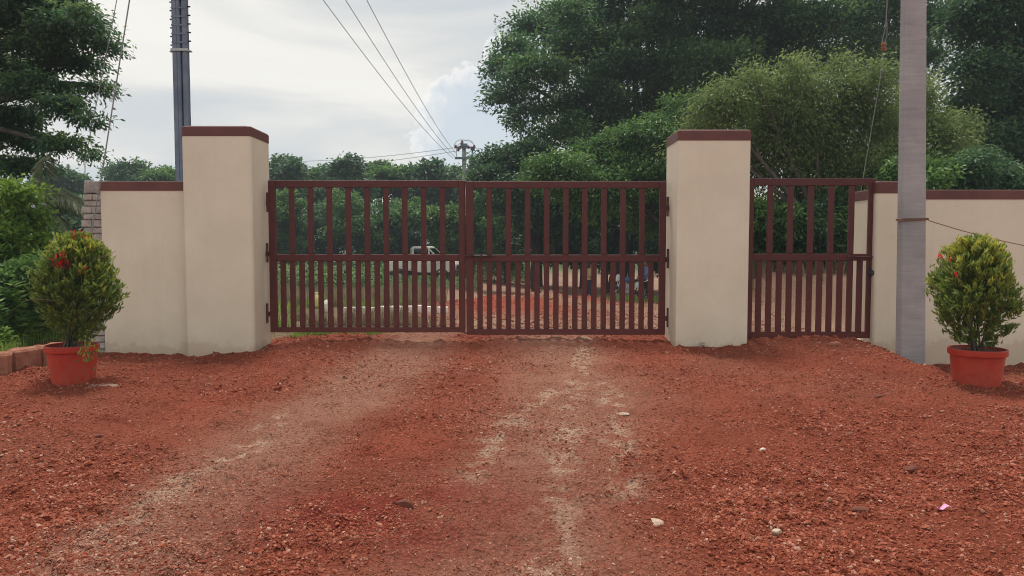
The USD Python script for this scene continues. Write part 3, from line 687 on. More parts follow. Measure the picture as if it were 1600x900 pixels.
part(t, 'brace', tube([at(738, 234, YD - .26), at(728, 242, YD - .26)], .02, 5), 'pole_steel')
part(t, 'jumper', tube(bez(at(709, 228, YD - .3), at(715, 211, YD - .3), at(740, 224, YD - .3), 10), .015, 5), 'wire_grey')
part(t, 'jumper', tube(bez(at(712, 230, YD - .3), at(738, 206, YD - .3), at(741, 232, YD - .3), 10), .015, 5), 'wire_grey')
for (u0, v0), (um, vm), (u1, v1), lab in (((708, 247), (640, 195), (505, 0), 'left overhead conductor'), ((712, 246), (652, 180), (540, 0), 'middle overhead conductor'), ((713, 240), (664, 150), (573, 0), 'right overhead conductor')):
    a = at(u0, v0, YD - .3); c = at(u1, v1, 16.5)
    t_ = np.linspace(0, 1.75, 40)[:, None]; line = a + (c - a) * t_
    sag = -(1.0) * 4 * (t_ / 1.75) * (1 - t_ / 1.75); base = -4 * (1 / 1.75) * (1 - 1 / 1.75)
    line[:, 2] += (sag * .85 - base * .85 * t_)[:, 0]
    wire('overhead_wire', line, np.interp(line[:, 1], [0, 16, 47], [.007, .008, .013]), lab + ' of the three sloping down to the distant pole', 'wire', group='overhead conductors to the distant pole')
for (u0, v0), (u1, v1), lab, Y1 in (((708, 231), (430, 252), 'upper faint line running left from the distant pole', 62), ((712, 236), (440, 263), 'lower faint line running left from the distant pole', 62), ((741, 231), (960, 240), 'faint line running right from the distant pole into the trees', 44)):
    a, c = at(u0, v0, YD - .2), at(u1, v1, Y1)
    wire('overhead_wire', bez(a, (a + c) / 2 + (0, 0, -.5), c, 16), .016, lab, 'wire')

# ---------------------------------------------------------------- foliage
def leaves(c, d, n, L, W, fold=0.12):
    d = d / np.maximum(np.linalg.norm(d, axis=1, keepdims=True), 1e-9)
    s = np.cross(d, n); s /= np.maximum(np.linalg.norm(s, axis=1, keepdims=True), 1e-9)
    n = np.cross(s, d)
    L, W = np.asarray(L)[:, None], np.asarray(W)[:, None]
    v = np.stack([c - d * L * .5, c - d * L * .02 + s * W * .5 + n * W * fold, c + d * L * .5, c - d * L * .02 - s * W * .5 + n * W * fold], 1).reshape(-1, 3)
    b = np.arange(len(c))[:, None] * 4
    f = np.concatenate([b + np.array([[0, 1, 2]]), b + np.array([[0, 2, 3]])], 1).reshape(-1, 3)
    return v, f

def unit(r, n):
    u = r.normal(size=(n, 3)); return u / np.linalg.norm(u, axis=1, keepdims=True)

def crown(lobes, n_leaf, L, W, seed, per=45, clump=(.25, .5), flat=.55, droop=.25, up=.8, inner=.45, lowbias=.45, rough=.7, spread=.5):
    r = np.random.default_rng(seed)
    lobes = np.array(lobes, float)
    nc = max(len(lobes), int(n_leaf / per))
    w = lobes[:, 3] * lobes[:, 4] + lobes[:, 4] * lobes[:, 5] + lobes[:, 3] * lobes[:, 5]
    which = r.choice(len(lobes), nc, p=w / w.sum())
    u = unit(r, nc); flip = (u[:, 2] < 0) & (r.random(nc) < lowbias); u[flip, 2] *= -1
    rad = (inner + (1 - inner) * r.random(nc)) ** .6
    rad *= (1 - rough / 2) + rough * 2 * (meshkit.fbm(u * 1.7 + which[:, None] * 3.7 + seed, 3, seed) - .25)
    cp = lobes[which, :3] + u * rad[:, None] * lobes[which, 3:6]
    rc = r.uniform(*clump, nc); ct = r.random(nc)
    k = np.repeat(np.arange(nc), r.poisson(per, nc)); n = len(k)
    off = np.clip(r.normal(size=(n, 3)), -1.7, 1.7) * (rc[k] * spread)[:, None] * np.array([1, 1, flat])
    pos = cp[k] + off
    d = u[k] * np.array([1, 1, .4]) * .6 + off / np.maximum(rc[k], 1e-6)[:, None] * .6 + r.normal(size=(n, 3)) * .55
    d[:, 2] -= droop
    nn = r.normal(size=(n, 3)) * .6; nn[:, 2] += up
    v, f = leaves(pos, d, nn, L * r.uniform(.65, 1.35, n), W * r.uniform(.7, 1.3, n))
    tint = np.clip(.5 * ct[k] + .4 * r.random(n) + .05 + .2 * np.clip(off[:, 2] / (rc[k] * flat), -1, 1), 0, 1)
    return (v, f), np.repeat(tint, 4), cp

def limbs(base, top, cps, r0, seed, nb=10, mid=None, subs=3):
    """Trunk to a fork, then limbs to some clumps; returns trunk mesh and limb meshes."""
    r = np.random.default_rng(seed)
    base, top = np.array(base, float), np.array(top, float)
    ctl = (base + top) / 2 + r.normal(0, .08, 3) * np.linalg.norm(top - base) * np.array([1, 1, 0])
    trunk = tube(np.vstack([base - (0, 0, .3), bez(base, ctl, top, 8)]), np.concatenate([[r0 * 1.35], r0 * np.linspace(1.15, .7, 8)]), 9)
    out = []
    pick = cps[r.choice(len(cps), min(nb, len(cps)), replace=False)]
    for p in pick:
        L = np.linalg.norm(p - top)
        if L < 0.3: continue
        c = top * .45 + p * .55 + np.array([0, 0, .18 * L]) + r.normal(0, .06 * L, 3)
        path = bez(top, c, p, 8)
        ms = [tube(path, np.linspace(r0 * .5, r0 * .1, 8), 6)]
        near_ = cps[np.argsort(np.linalg.norm(cps - path[5], axis=1))[:18]]
        for q in near_[r.choice(len(near_), min(subs, len(near_)), replace=False)]:
            ms.append(tube(bez(path[4], (path[5] + q) / 2 + (0, 0, .1), q, 5), np.linspace(r0 * .2, r0 * .05, 5), 5))
        out.append(cat(ms))
    return trunk, out

def tree(name, label, cate, lobes, base, fork, r0, n_leaf, L, W, mat, seed, bark='bark_grey', nb=10, group=None, trunk_label=None, **kw):
    lv, tint, cps = crown(lobes, n_leaf, L, W, seed, **kw)
    t = thing(name, label, cate, base, group=group)
    tr_, lb = limbs(base, fork, cps, r0, seed, nb)
    part(t, 'trunk', tr_, bark, True)
    for m in lb: part(t, 'limb', m, bark, True)
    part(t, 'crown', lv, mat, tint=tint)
    return t

def px_lobes(lst, Y, seed, dy=1.5, ydep=1.0):
    r = np.random.default_rng(seed); out = []
    for (u, v, ru, rv, *o) in lst:
        y = Y + (o[0] if o else r.uniform(-dy, dy)); q = at(u, v, y); s = y / FPX
        out.append((*q, ru * s, max(ru, rv) * s * ydep, rv * s))
    return out

def gz_at(x, y): return float(height(x, y))
def base_at(u, Y):
    x = at(u, 400, Y)[0]; return np.array([x, Y, gz_at(x, Y)])

# great rain tree spreading over the right half
RT = [(788, 112, 40, 26), (850, 52, 55, 38), (838, 118, 50, 34), (826, 182, 36, 24), (800, 158, 34, 22), (872, 176, 46, 26), (905, 214, 44, 22), (960, 204, 50, 22), (800, 84, 36, 22), (880, 24, 40, 22), (902, 108, 66, 42), (930, 38, 70, 40), (1000, 66, 84, 46), (1000, 140, 78, 40), (930, 165, 64, 34),
      (1080, 28, 84, 46), (1090, 112, 78, 36), (1180, 50, 86, 46), (1280, 46, 92, 46), (1250, 112, 76, 32), (1380, 36, 84, 46), (1400, 104, 74, 34), (1470, 50, 70, 50), (1160, 150, 60, 26), (1060, 160, 60, 30), (1120, 80, 60, 40), (1220, 60, 60, 50), (960, 110, 60, 40),
      (880, 205, 40, 22), (1340, 84, 50, 22), (985, -30, 80, 40), (1110, -60, 130, 50), (1260, -70, 140, 60), (1400, -60, 120, 60), (1130, -150, 150, 60), (1330, -160, 160, 60)]
lob = px_lobes([(a, b, c * .95, d * .95) for a, b, c, d in RT], 31, 1, 3.2, .8)
b = base_at(962, 37)
tree('rain_tree', 'huge dark spreading rain tree filling the sky on the right', 'tree', lob, b, b + (.6, -3, 5.0),   .40, 250000, .18, .082, 'leaf_rain_tree', 11, 'bark_dark', 26, per=120, clump=(.5, 1.0), flat=.58, droop=.15, up=1.1, inner=.35)
# tall dark tree at the far right
lob = px_lobes([(1520, 40, 40, 50), (1570, 20, 60, 50), (1600, 90, 60, 50), (1540, 120, 45, 45), (1510, 180, 40, 45), (1580, 170, 60, 50), (1620, 220, 50, 60), (1550, 240, 55, 45), (1500, 255, 40, 40), (1600, 290, 70, 50), (1660, 60, 60, 60), (1680, 170, 70, 70), (1700, 280, 70, 60), (1590, -60, 90, 60)], 22, 2, 1.2, .8)
b = base_at(1590, 22)
tree('broadleaf_tree', 'tall dark tree at the far right behind the wall', 'tree', lob, b, b + (0, 0, 3.2), .28, 76000, .15, .07, 'leaf_dark', 12, 'bark_dark', 14, per=50, clump=(.35, .7), inner=.3)
# olive, drooping leafed tree behind the small gate and the pole
lob = px_lobes([(1172, 128, 16, 18), (1238, 112, 18, 18), (1262, 104, 12, 14), (1312, 108, 18, 18), (1372, 120, 16, 20), (1442, 152, 18, 24), (1500, 212, 18, 28), (1092, 196, 20, 22), (1510, 262, 18, 22), (1135, 166, 45, 30), (1215, 152, 48, 32), (1290, 148, 50, 28), (1352, 160, 46, 30), (1230, 200, 84, 44), (1330, 205, 76, 44), (1415, 190, 48, 46), (1462, 225, 36, 46), (1195, 255, 66, 50), (1300, 275, 76, 54), (1395, 275, 76, 54), (1468, 285, 40, 36), (1240, 345, 76, 52), (1340, 335, 60, 52), (1120, 230, 50, 44), (1120, 310, 50, 50)], 17, 3, .9, .8)
b = base_at(1290, 17)
tree('olive_leafed_tree', 'light olive tree with drooping slender leaves behind the small gate', 'tree', lob, b, b + (0, 0, 1.5), .16, 135000, .100, .031, 'leaf_olive', 13, 'bark_grey', 18, per=42, clump=(.25, .5), flat=.9, droop=.7, up=.4, inner=.35, lowbias=.3, rough=.8)
# mid green tree sagging below the rain tree
lob = px_lobes([(1080, 192, 60, 36), (1010, 222, 66, 36), (940, 250, 66, 34), (872, 272, 56, 30), (1128, 170, 40, 26), (1000, 282, 76, 40), (1090, 270, 50, 46), (930, 310, 60, 36), (1030, 340, 50, 34)], 24, 4, 1.0, .8)
b = base_at(1062, 24)
tree('broadleaf_tree', 'bright mid green tree hanging low left of the middle pillar top', 'tree', lob, b, b + (0, 0, 1.9), .17, 62000, .15, .058, 'leaf_mid', 14, 'bark_dark', 14, per=48, clump=(.3, .6), flat=.5, droop=.5, inner=.35)
# darker tree at the end of the far row
lob = px_lobes([(790, 258, 46, 26), (832, 238, 34, 24), (860, 280, 50, 34), (760, 282, 30, 24), (820, 320, 60, 40), (900, 340, 50, 36)], 36, 5, 1.2, .8)
b = base_at(838, 36)
tree('broadleaf_tree', 'dark rounded tree right of the distant power pole', 'tree', lob, b, b + (0, 0, 2.0), .2, 30000, .22, .10, 'leaf_dark', 15, 'bark_dark', 10, per=45, clump=(.4, .8), inner=.35)

# row of far trees seen above and through the gate
FAR = [(200, 252, 70, 60, 62, 'leaf_dark', 'small far tree just left of the steel pole, above the left wall'),
       (250, 262, 50, 40, 60, 'leaf_mid', 'low far tree touching the left edge of the steel pole'),
       (95, 262, 60, 60, 58, 'leaf_dark', 'dim far tree behind the palm fronds on the left'),
       (446, 242, 44, 100, 58, 'leaf_dark', 'tall far tree beside the right edge of the left pillar'),
       (503, 262, 56, 90, 62, 'leaf_mid', 'lower far tree second from the left pillar'),
       (545, 243, 66, 110, 56, 'leaf_dark', 'broad round far tree above the middle of the left gate leaf'),
       (596, 256, 56, 90, 60, 'leaf_mid', 'far tree right of the broad round one above the gate'),
       (640, 258, 50, 90, 61, 'leaf_dark', 'far tree above the pickup truck'),
       (676, 252, 50, 100, 57, 'leaf_dark', 'far tree just left of the distant power pole'),
       (712, 262, 50, 90, 63, 'leaf_mid', 'far tree directly behind the distant power pole'),
       (752, 250, 60, 100, 58, 'leaf_dark', 'far tree just right of the distant power pole')]
for i, (u, v, w, h, Y, mat, lab) in enumerate(FAR):
    r = np.random.default_rng(100 + i); ls = []
    for k in range(8):
        ls.append((u + r.uniform(-.36, .36) * w, v + 22 + (h - 26) * r.random() * .8, w * .36, 20))
    ls.append((u, v + 17, w * .32, 17))
    b = base_at(u, Y)
    tree('field_tree', lab, 'tree', px_lobes(ls, Y, 200 + i, 1.5, .9), b, b + (0, 0, 2.6), .2, 13000, .32, .17, mat, 300 + i, 'bark_dark', 6, 'far trees beyond the compound', per=40, clump=(.5, 1.0), inner=.35)
NEARROW = [(440, 300, 60, 92, 48, 'leaf_mid', 'leafy bush tree behind the hinged end of the left gate leaf'),
           (500, 312, 66, 84, 50, 'leaf_dark', 'dark bush tree second along behind the left gate leaf'),
           (560, 300, 70, 92, 47, 'leaf_mid', 'rounded green bush tree behind the middle of the left gate leaf'),
           (620, 318, 66, 76, 49, 'leaf_dark', 'dark bush tree just left of the pickup cab'),
           (672, 306, 70, 90, 46, 'leaf_mid', 'green bush tree behind the pickup cab'),
           (735, 300, 70, 94, 45, 'leaf_mid', 'green bush tree behind the meeting stiles of the gate'),
           (790, 312, 70, 90, 44, 'leaf_mid', 'feathery green bush tree behind the bolt of the right gate leaf'),
           (850, 300, 70, 100, 42, 'leaf_dark', 'dark bush tree behind the middle of the right gate leaf'),
           (915, 320, 70, 84, 40, 'leaf_dark', 'dark bush tree above the person in tan'),
           (980, 300, 70, 110, 38, 'leaf_dark', 'dark bush tree behind the motorbike'),
           (1050, 290, 80, 120, 36, 'leaf_dark', 'dark bush tree behind the middle pillar'),
           (350, 310, 90, 90, 46, 'leaf_dark', 'dark bush tree hidden mostly by the left pillar'),
           (230, 320, 90, 80, 40, 'leaf_dark', 'dark bush tree behind the left wall'),
           (120, 310, 80, 100, 30, 'leaf_dark', 'dark bush tree behind the brick wall end')]
for i, (u, v, w, h, Y, mat, lab) in enumerate(NEARROW):
    r = np.random.default_rng(500 + i); ls = []
    for k in range(9):
        f = (k + .5) / 9; ls.append((u + r.uniform(-.45, .45) * w, v + 16 + (h - 14) * f, w * .36, 19))
    b = base_at(u + r.uniform(-8, 8), Y)
    tree('bush_tree', lab, 'tree', px_lobes(ls, Y, 600 + i, 1.2, .9), b, b + (0, 0, 1.2), .10, 15000, .22, .10, mat, 700 + i, 'bark_dark', 4, 'bush trees behind the gate and walls', per=50, clump=(.35, .75), inner=.4, lowbias=0)
# bare trunks standing in the shade behind the right gate leaf
for u, Y, w, ht, mat, lab in ((945, 36, .16, 3.4, 'bark_dark', 'dark tree trunk in the shade left of the motorbike'), (1003, 36, .10, 3.6, 'bark_grey', 'pale slim tree trunk right of the motorbike'), (868, 38, .16, 3.2, 'bark_dark', 'dark tree trunk behind the right gate leaf, near its middle')):
    b = base_at(u, Y); r = np.random.default_rng(u)
    t = thing('slim_tree', lab, 'tree', b, group='slim trunks in the shade behind the gate')
    top_ = b + (r.uniform(-.3, .3), 0, ht)
    part(t, 'trunk', tube(bez(b - (0, 0, .3), (b + top_) / 2 + (r.uniform(-.2, .2), 0, 0), top_, 8), np.linspace(w, w * .6, 8), 8), mat, True)
    lv, tint, cps = crown([(*(top_ + (dx, dy_, .3 + dz)), .9, .9, .6) for dx, dy_, dz in ((0, 0, 0), (.8, .3, .4), (-.8, .2, .3), (0, -.4, .9))], 5000, .22, .09, u, per=40, clump=(.3, .5))
    part(t, 'crown', lv, 'leaf_dark', tint=tint)

# shrub thicket behind the small gate and the right wall
THK = [(1200, 400, 56, 60, 15.8, 'leaf_mid', 'dense green shrub behind the hinge side of the small gate'), (1270, 395, 60, 64, 15.9, 'leaf_dark', 'dark shrub behind the middle of the small gate'), (1335, 400, 50, 60, 16.0, 'leaf_mid', 'green shrub behind the latch side of the small gate'),
       (1430, 330, 80, 70, 15.0, 'leaf_mid', 'green shrub behind the concrete pole'), (1545, 340, 90, 70, 15.2, 'leaf_dark', 'dark shrub behind the right wall')]
for i, (u, v, ru, rv, Y, mat, lab) in enumerate(THK):
    r = np.random.default_rng(900 + i)
    ls = [(u + r.uniform(-.6, .6) * ru, v + r.uniform(-1.1, .5) * rv, ru * .5, rv * .42) for k in range(10)]
    b = base_at(u, Y)
    tree('shrub', lab, 'shrub', px_lobes(ls, Y, 950 + i, .5, .9), b, b + (0, 0, .4), .04, 14000, .13, .045, mat, 970 + i, 'bark_dark', 8, 'shrubs behind the small gate and right wall', per=36, clump=(.18, .36), inner=.3, droop=.4, lowbias=.1)

# rain tree overhanging from the left edge
LT = [(40, 18, 70, 26), (112, 44, 56, 20), (160, 72, 30, 14), (62, 74, 56, 18), (12, 112, 56, 22), (108, 100, 50, 14), (150, 138, 30, 13), (62, 138, 56, 18), (16, 184, 56, 20), (100, 168, 44, 13), (136, 190, 26, 10), (44, 222, 50, 15), (108, 226, 36, 10), (140, 243, 16, 6), (36, 262, 44, 16), (90, 10, 50, 18), (132, 22, 22, 12),
      (-70, 20, 80, 30), (-80, 100, 80, 30), (-80, 180, 80, 30), (40, -40, 90, 26), (-60, -70, 100, 40), (-90, 250, 80, 26)]
lob = px_lobes([(a, b, c * .95, d * .84) for a, b, c, d in LT], 13.5, 6, 1.3, .9)
b = base_at(-190, 14.5)
tree('rain_tree', 'rain tree with layered sprays of dark leaves reaching in at the top left', 'tree', lob, b, b + (.9, -.2, 2.9), .26, 84000, .095, .036, 'leaf_rain_tree', 16, 'bark_dark', 30, per=60, clump=(.2, .42), flat=.5, droop=.45, up=.9, inner=.3)

# lime bush, weeds, palm on the left bank
lob = px_lobes([(18, 305, 36, 24), (40, 348, 36, 26), (5, 372, 40, 30), (62, 384, 26, 20), (-40, 330, 50, 50), (-30, 400, 50, 40), (30, 410, 40, 24)], 11.3, 8, .4, .9)
b = base_at(0, 11.3)
tree('lime_bush', 'lime green leafy bush at the left edge of the picture', 'bush', lob, b, b + (0, 0, .6), .05, 11000, .10, .05, 'leaf_lime', 18, 'bark_grey', 10, per=32, clump=(.14, .3), inner=.3, droop=.2)
lob = px_lobes([(30, 440, 40, 20), (0, 440, 46, 24), (92, 420, 20, 22), (-40, 440, 50, 30), (60, 420, 30, 18)], 10.6, 9, .35, .9)
b = base_at(30, 10.6)
tree('weed_bush', 'rank green weeds behind the left potted shrub', 'bush', lob, b, b + (0, 0, .25), .02, 9000, .085, .035, 'leaf_weed', 19, 'bark_grey', 10, per=30, clump=(.12, .26), inner=.25, droop=.3)

def frond(root, dirn, length, rise, drop, seed, n=46):
    r = np.random.default_rng(seed)
    d = np.array([dirn[0], dirn[1], 0.]); d /= np.linalg.norm(d)
    path = bez(root, np.array(root) + d * length * .5 + (0, 0, rise), np.array(root) + d * length + (0, 0, rise - drop), 16)
    rib = tube(path, np.linspace(.022, .005, 16), 5)
    tt = np.linspace(.16, 1, n); pos = np.stack([np.interp(tt, np.linspace(0, 1, 16), path[:, k]) for k in range(3)], 1)
    side = np.cross(d, (0, 0, 1.))
    P, D = [], []
    for s in (-1, 1):
        LL = length * .30 * np.sin(np.clip(tt * PI * .92 + .25, 0, PI)) + .08
        dd = s * side[None, :] * .8 + d[None, :] * .6 + np.array([0, 0, -1.])[None, :] * (.55 + .5 * r.random((n, 1)))
        dd /= np.linalg.norm(dd, axis=1, keepdims=True); P.append((pos + dd * LL[:, None] * .5, dd, LL))
    v, f = leaves(np.vstack([p[0] for p in P]), np.vstack([p[1] for p in P]), np.tile((0.3, 0, 1.), (2 * n, 1)) + r.normal(0, .3, (2 * n, 3)), np.concatenate([p[2] for p in P]), np.full(2 * n, .035))
    return rib, (v, f), np.repeat(r.random(2 * n), 4)
q = at(58, 318, 12.6)
b = np.array([q[0], q[1], gz_at(q[0], q[1])])
t = thing('palm', 'young coconut palm with drooping fronds beside the brick wall end', 'palm', b)
part(t, 'trunk', tube([b - (0, 0, .2), b + (.04, 0, .6), q + (0, 0, -.1)], [.16, .12, .09], 10), 'bark_grey', True)
for k, (dx, dy_, Ln, ri, dr) in enumerate(((1, -.1, 1.0, .42, .75), (1, .3, 1.05, .15, .6), (.6, -.7, .9, .55, .8), (-.2, -.8, .9, .5, .9), (-1, -.2, 1.0, .5, .7), (.3, 1, 1.0, .6, .7), (-.7, .7, 1.0, .5, .8), (.9, -.4, .85, -.05, .55), (.2, -.2, .9, .9, .2))):
    rib, lv, tint = frond(q, (dx, dy_), Ln, ri, dr, 40 + k)
    fr = part(t, 'frond', lv, 'leaf_palm', tint=tint)
    part(fr, 'midrib', rib, 'leaf_palm', tint=np.full(len(rib.vertices), .8))

# grass: tufts
def tuft(n, h, spread, w, seed, lean=.5):
    r = np.random.default_rng(seed); V, F, TT = [], [], []
    for k in range(n):
        a = r.random() * 2 * PI; hh = h * r.uniform(.5, 1.1); l = lean * r.uniform(.2, 1) * hh; b0 = np.array([r.normal(0, spread), r.normal(0, spread), 0])
        d = np.array([math.cos(a), math.sin(a), 0]); s = np.array([-d[1], d[0], 0]) * w
        m_ = b0 + d * l * .35 + (0, 0, hh * .6); e_ = b0 + d * l + (0, 0, hh)
        i = len(V); V += [b0 - s, b0 + s, m_ + s * .8, m_ - s * .8, e_]; F += [(i, i + 1, i + 2), (i, i + 2, i + 3), (i + 3, i + 2, i + 4)]; TT += [r.random()] * 5
    return (np.array(V), np.array(F)), np.array(TT)
def weed(n, h, seed):
    r = np.random.default_rng(seed); c, d, nn, L = [], [], [], []
    for k in range(n):
        a = r.random() * 2 * PI; z = h * r.random() ** .7; rr = .10 * (1.2 - z / h) + .03
        c.append((rr * math.cos(a), rr * math.sin(a), z)); d.append((math.cos(a), math.sin(a), .35)); nn.append((r.normal(0, .3), r.normal(0, .3), 1)); L.append(r.uniform(.06, .12))
    v, f = leaves(np.array(c), np.array(d), np.array(nn), np.array(L), np.array(L) * .45)
    return (v, f), np.repeat(r.random(n), 4)
def field(name, label, cate, x, y, protos, smin, smax, seed, sink=.02):
    r = np.random.default_rng(seed); n = len(x)
    quat = Rot.from_euler('zx', np.stack([r.random(n) * 2 * PI, r.normal(0, .12, n)], 1)).as_quat()
    p = numbered('/World/' + name)
    g = scatter(p, protos, np.stack([x, y, height(x, y) - sink], 1), quat, r.uniform(smin, smax, n), r.integers(0, len(protos), n))
    setdata(g, label, cate, None, 'stuff')
rg = np.random.default_rng(77)
GT = [(*(lambda a: (a[0], 'grass_green', a[1]))(tuft(34, .30, .07, .006, 60 + k)),) for k in range(3)]
DT = [(*(lambda a: (a[0], 'grass_dry', a[1]))(tuft(26, .42, .08, .006, 70 + k, .7)),) for k in range(3)]
WD = [(*(lambda a: (a[0], 'leaf_mid', a[1]))(weed(40, .5, 80 + k)),) for k in range(3)]
WG = [(*(lambda a: (a[0], 'leaf_weed', a[1]))(weed(40, .5, 95 + k)),) for k in range(3)]
LW = [(*(lambda a: (a[0], 'leaf_lime', a[1]))(weed(40, .5, 90 + k)),) for k in range(3)]
# left bank
n = 3600; x = rg.uniform(-11.5, -6.35, n); y = 8.45 + rg.random(n) ** 1.3 * 7
k = (x < -6.35) & ~((x > -6.6) & (y > 9.7))
field('grass', 'bright green grass on the bank behind the laterite kerb', 'grass', x[k], y[k], GT, .35, .85, 1)
n = 1500; x = rg.uniform(-11.5, -6.7, n); y = rg.uniform(9.6, 15, n)
field('weeds', 'tall leafy weeds covering the left bank', 'weeds', x, y, WG, .8, 1.8, 2)
n = 4600; x = rg.uniform(-11.5, -6.5, n); y = rg.uniform(8.5, 11, n); k = ~((x > -6.7) & (y > 9.7))
field('weeds', 'low bright leafy ground cover among the grass of the left bank', 'weeds', x[k], y[k], LW, .3, .75, 22)
# beyond the gate on the left: dry grass then green weeds
n = 6800; y = 11.3 + rg.random(n) ** 1.2 * 20; x = rg.uniform(-1, 0, n) * (3 + .5 * y) - .1 * y + .9 * rg.normal(size=n) * .4 - .4
k = (meshkit.fbm(P3(x, y, .5), 3, 5) > .36) & ~((y < 16.2) & (y > 13.4) & (x > -3.9) & (x < -1.2)) & (x < -.9)
field('dry_grass', 'dry straw coloured grass inside the compound on the left', 'grass', x[k], y[k], DT, .5, 1.1, 3)
n = 1700; y = 11.2 + rg.random(n) ** 1.1 * 22; x = rg.uniform(-1, 0, n) * (3 + .5 * y) - .13 * y - .3
k = (meshkit.fbm(P3(x, y, .4), 3, 15) > .42) & ~((y < 16.2) & (y > 13.4) & (x > -3.9) & (x < -1.2))
field('grass', 'green grass inside the compound on the left', 'grass', x[k], y[k], GT, .4, 1.2, 4)
n = 420; x = rg.uniform(-3.3, -1.9, n); y = rg.uniform(10.9, 11.7, n)
field('grass', 'strip of short green grass under the left gate leaf', 'grass', x, y, GT, .15, .4, 14)
n = 3400; y = rg.uniform(24, 46, n); x = rg.uniform(-1, 0, n) * (.5 * y + 3) - .06 * y - .2
k = ~((y < 40) & (np.abs(x + 4.6 * y / 39) < 2.3 * y / 39)); x, y = x[k], y[k]
field('weeds', 'belt of tall green weeds around the pickup truck', 'weeds', x, y, WD, .9, 1.9, 5)
n = 420; y = rg.uniform(33.5, 36.8, n); x = -4.6 * y / 39 + rg.uniform(-2.6, 2.6, n)
field('weeds', 'patch of knee high weeds along the near side of the pickup truck', 'weeds', x, y, WD, .5, 1.05, 15)
n = 2200; y = rg.uniform(42, 60, n); x = rg.uniform(-.6, .02, n) * y
field('weeds', 'far belt of green weeds along the foot of the trees', 'weeds', x, y, WD, 1.3, 2.4, 6)
n = 700; y = rg.uniform(24, 33, n); x = rg.uniform(3.2, 9, n)
field('grass', 'patchy grass in front of the motorbike', 'grass', x, y, GT, .4, .9, 7)
# dry weeds on the tan bank
n = 420; x = rg.uniform(4.2, 9.5, n); y = rg.normal(15.1, .3, n)
field('dry_grass', 'dry stalks on top of the tan earth bank behind the small gate', 'grass', x, y, DT, .4, .9, 8)

# ---------------------------------------------------------------- laterite kerb stones at the left
for i, (u0, u1, vt, vb, lab) in enumerate(((-60, 19, 556, 590, 'leftmost laterite block, cut by the picture edge'), (20, 68, 547, 581, 'laterite block just left of the red pot'), (69, 110, 541, 574, 'laterite block half hidden behind the red pot'))):
    q0, q1 = ground_at(u0, vb), ground_at(u1, vb - 6)
    dx = q1 - q0; Ln = np.linalg.norm(dx[:2]); hh = (vb - vt) / FPX * q0[1]
    m = cbox((0.005, 0, -.1), (Ln - .005, .24, hh), .03).subdivide().subdivide().subdivide()
    m.vertices += (meshkit.fbm(m.vertices * 8 + i * 5, 3, i)[:, None] - .5) * .05 * np.array([.6, 1, .8])
    m = moved(m, (q0[0], q0[1], gz_at(q0[0], q0[1])), Rot.from_euler('z', math.atan2(dx[1], dx[0])).as_matrix())
    single('laterite_block', m, 'laterite', lab, 'stone block', 'laterite blocks edging the left bank', smooth=40)
q = ground_at(150, 605)
th = np.linspace(0, 2 * PI, 40, endpoint=False); rr = .75 + .5 * meshkit.fbm(np.stack([np.cos(th), np.sin(th), th * 0], 1) * 2, 3, 4)
pv = np.vstack([[q[0], q[1], 0]] + [[q[0] + .2 * r_ * math.cos(a), q[1] + .13 * r_ * math.sin(a), 0] for r_, a in zip(rr, th)] + [[q[0] + .27 * r_ * math.cos(a), q[1] + .18 * r_ * math.sin(a), -.04] for r_, a in zip(rr, th)])
pv[:, 2] += height(pv[:, 0], pv[:, 1]) + .016
pf = [(0, 1 + j, 1 + (j + 1) % 40) for j in range(40)] + [x_ for j in range(40) for x_ in ((1 + j, 41 + j, 41 + (j + 1) % 40), (1 + j, 41 + (j + 1) % 40, 1 + (j + 1) % 40))]
single('cement_spill', trimesh.Trimesh(pv, np.array(pf), process=False), 'cement_patch', 'grey spill of dried cement at the foot of the left pot', 'spill')

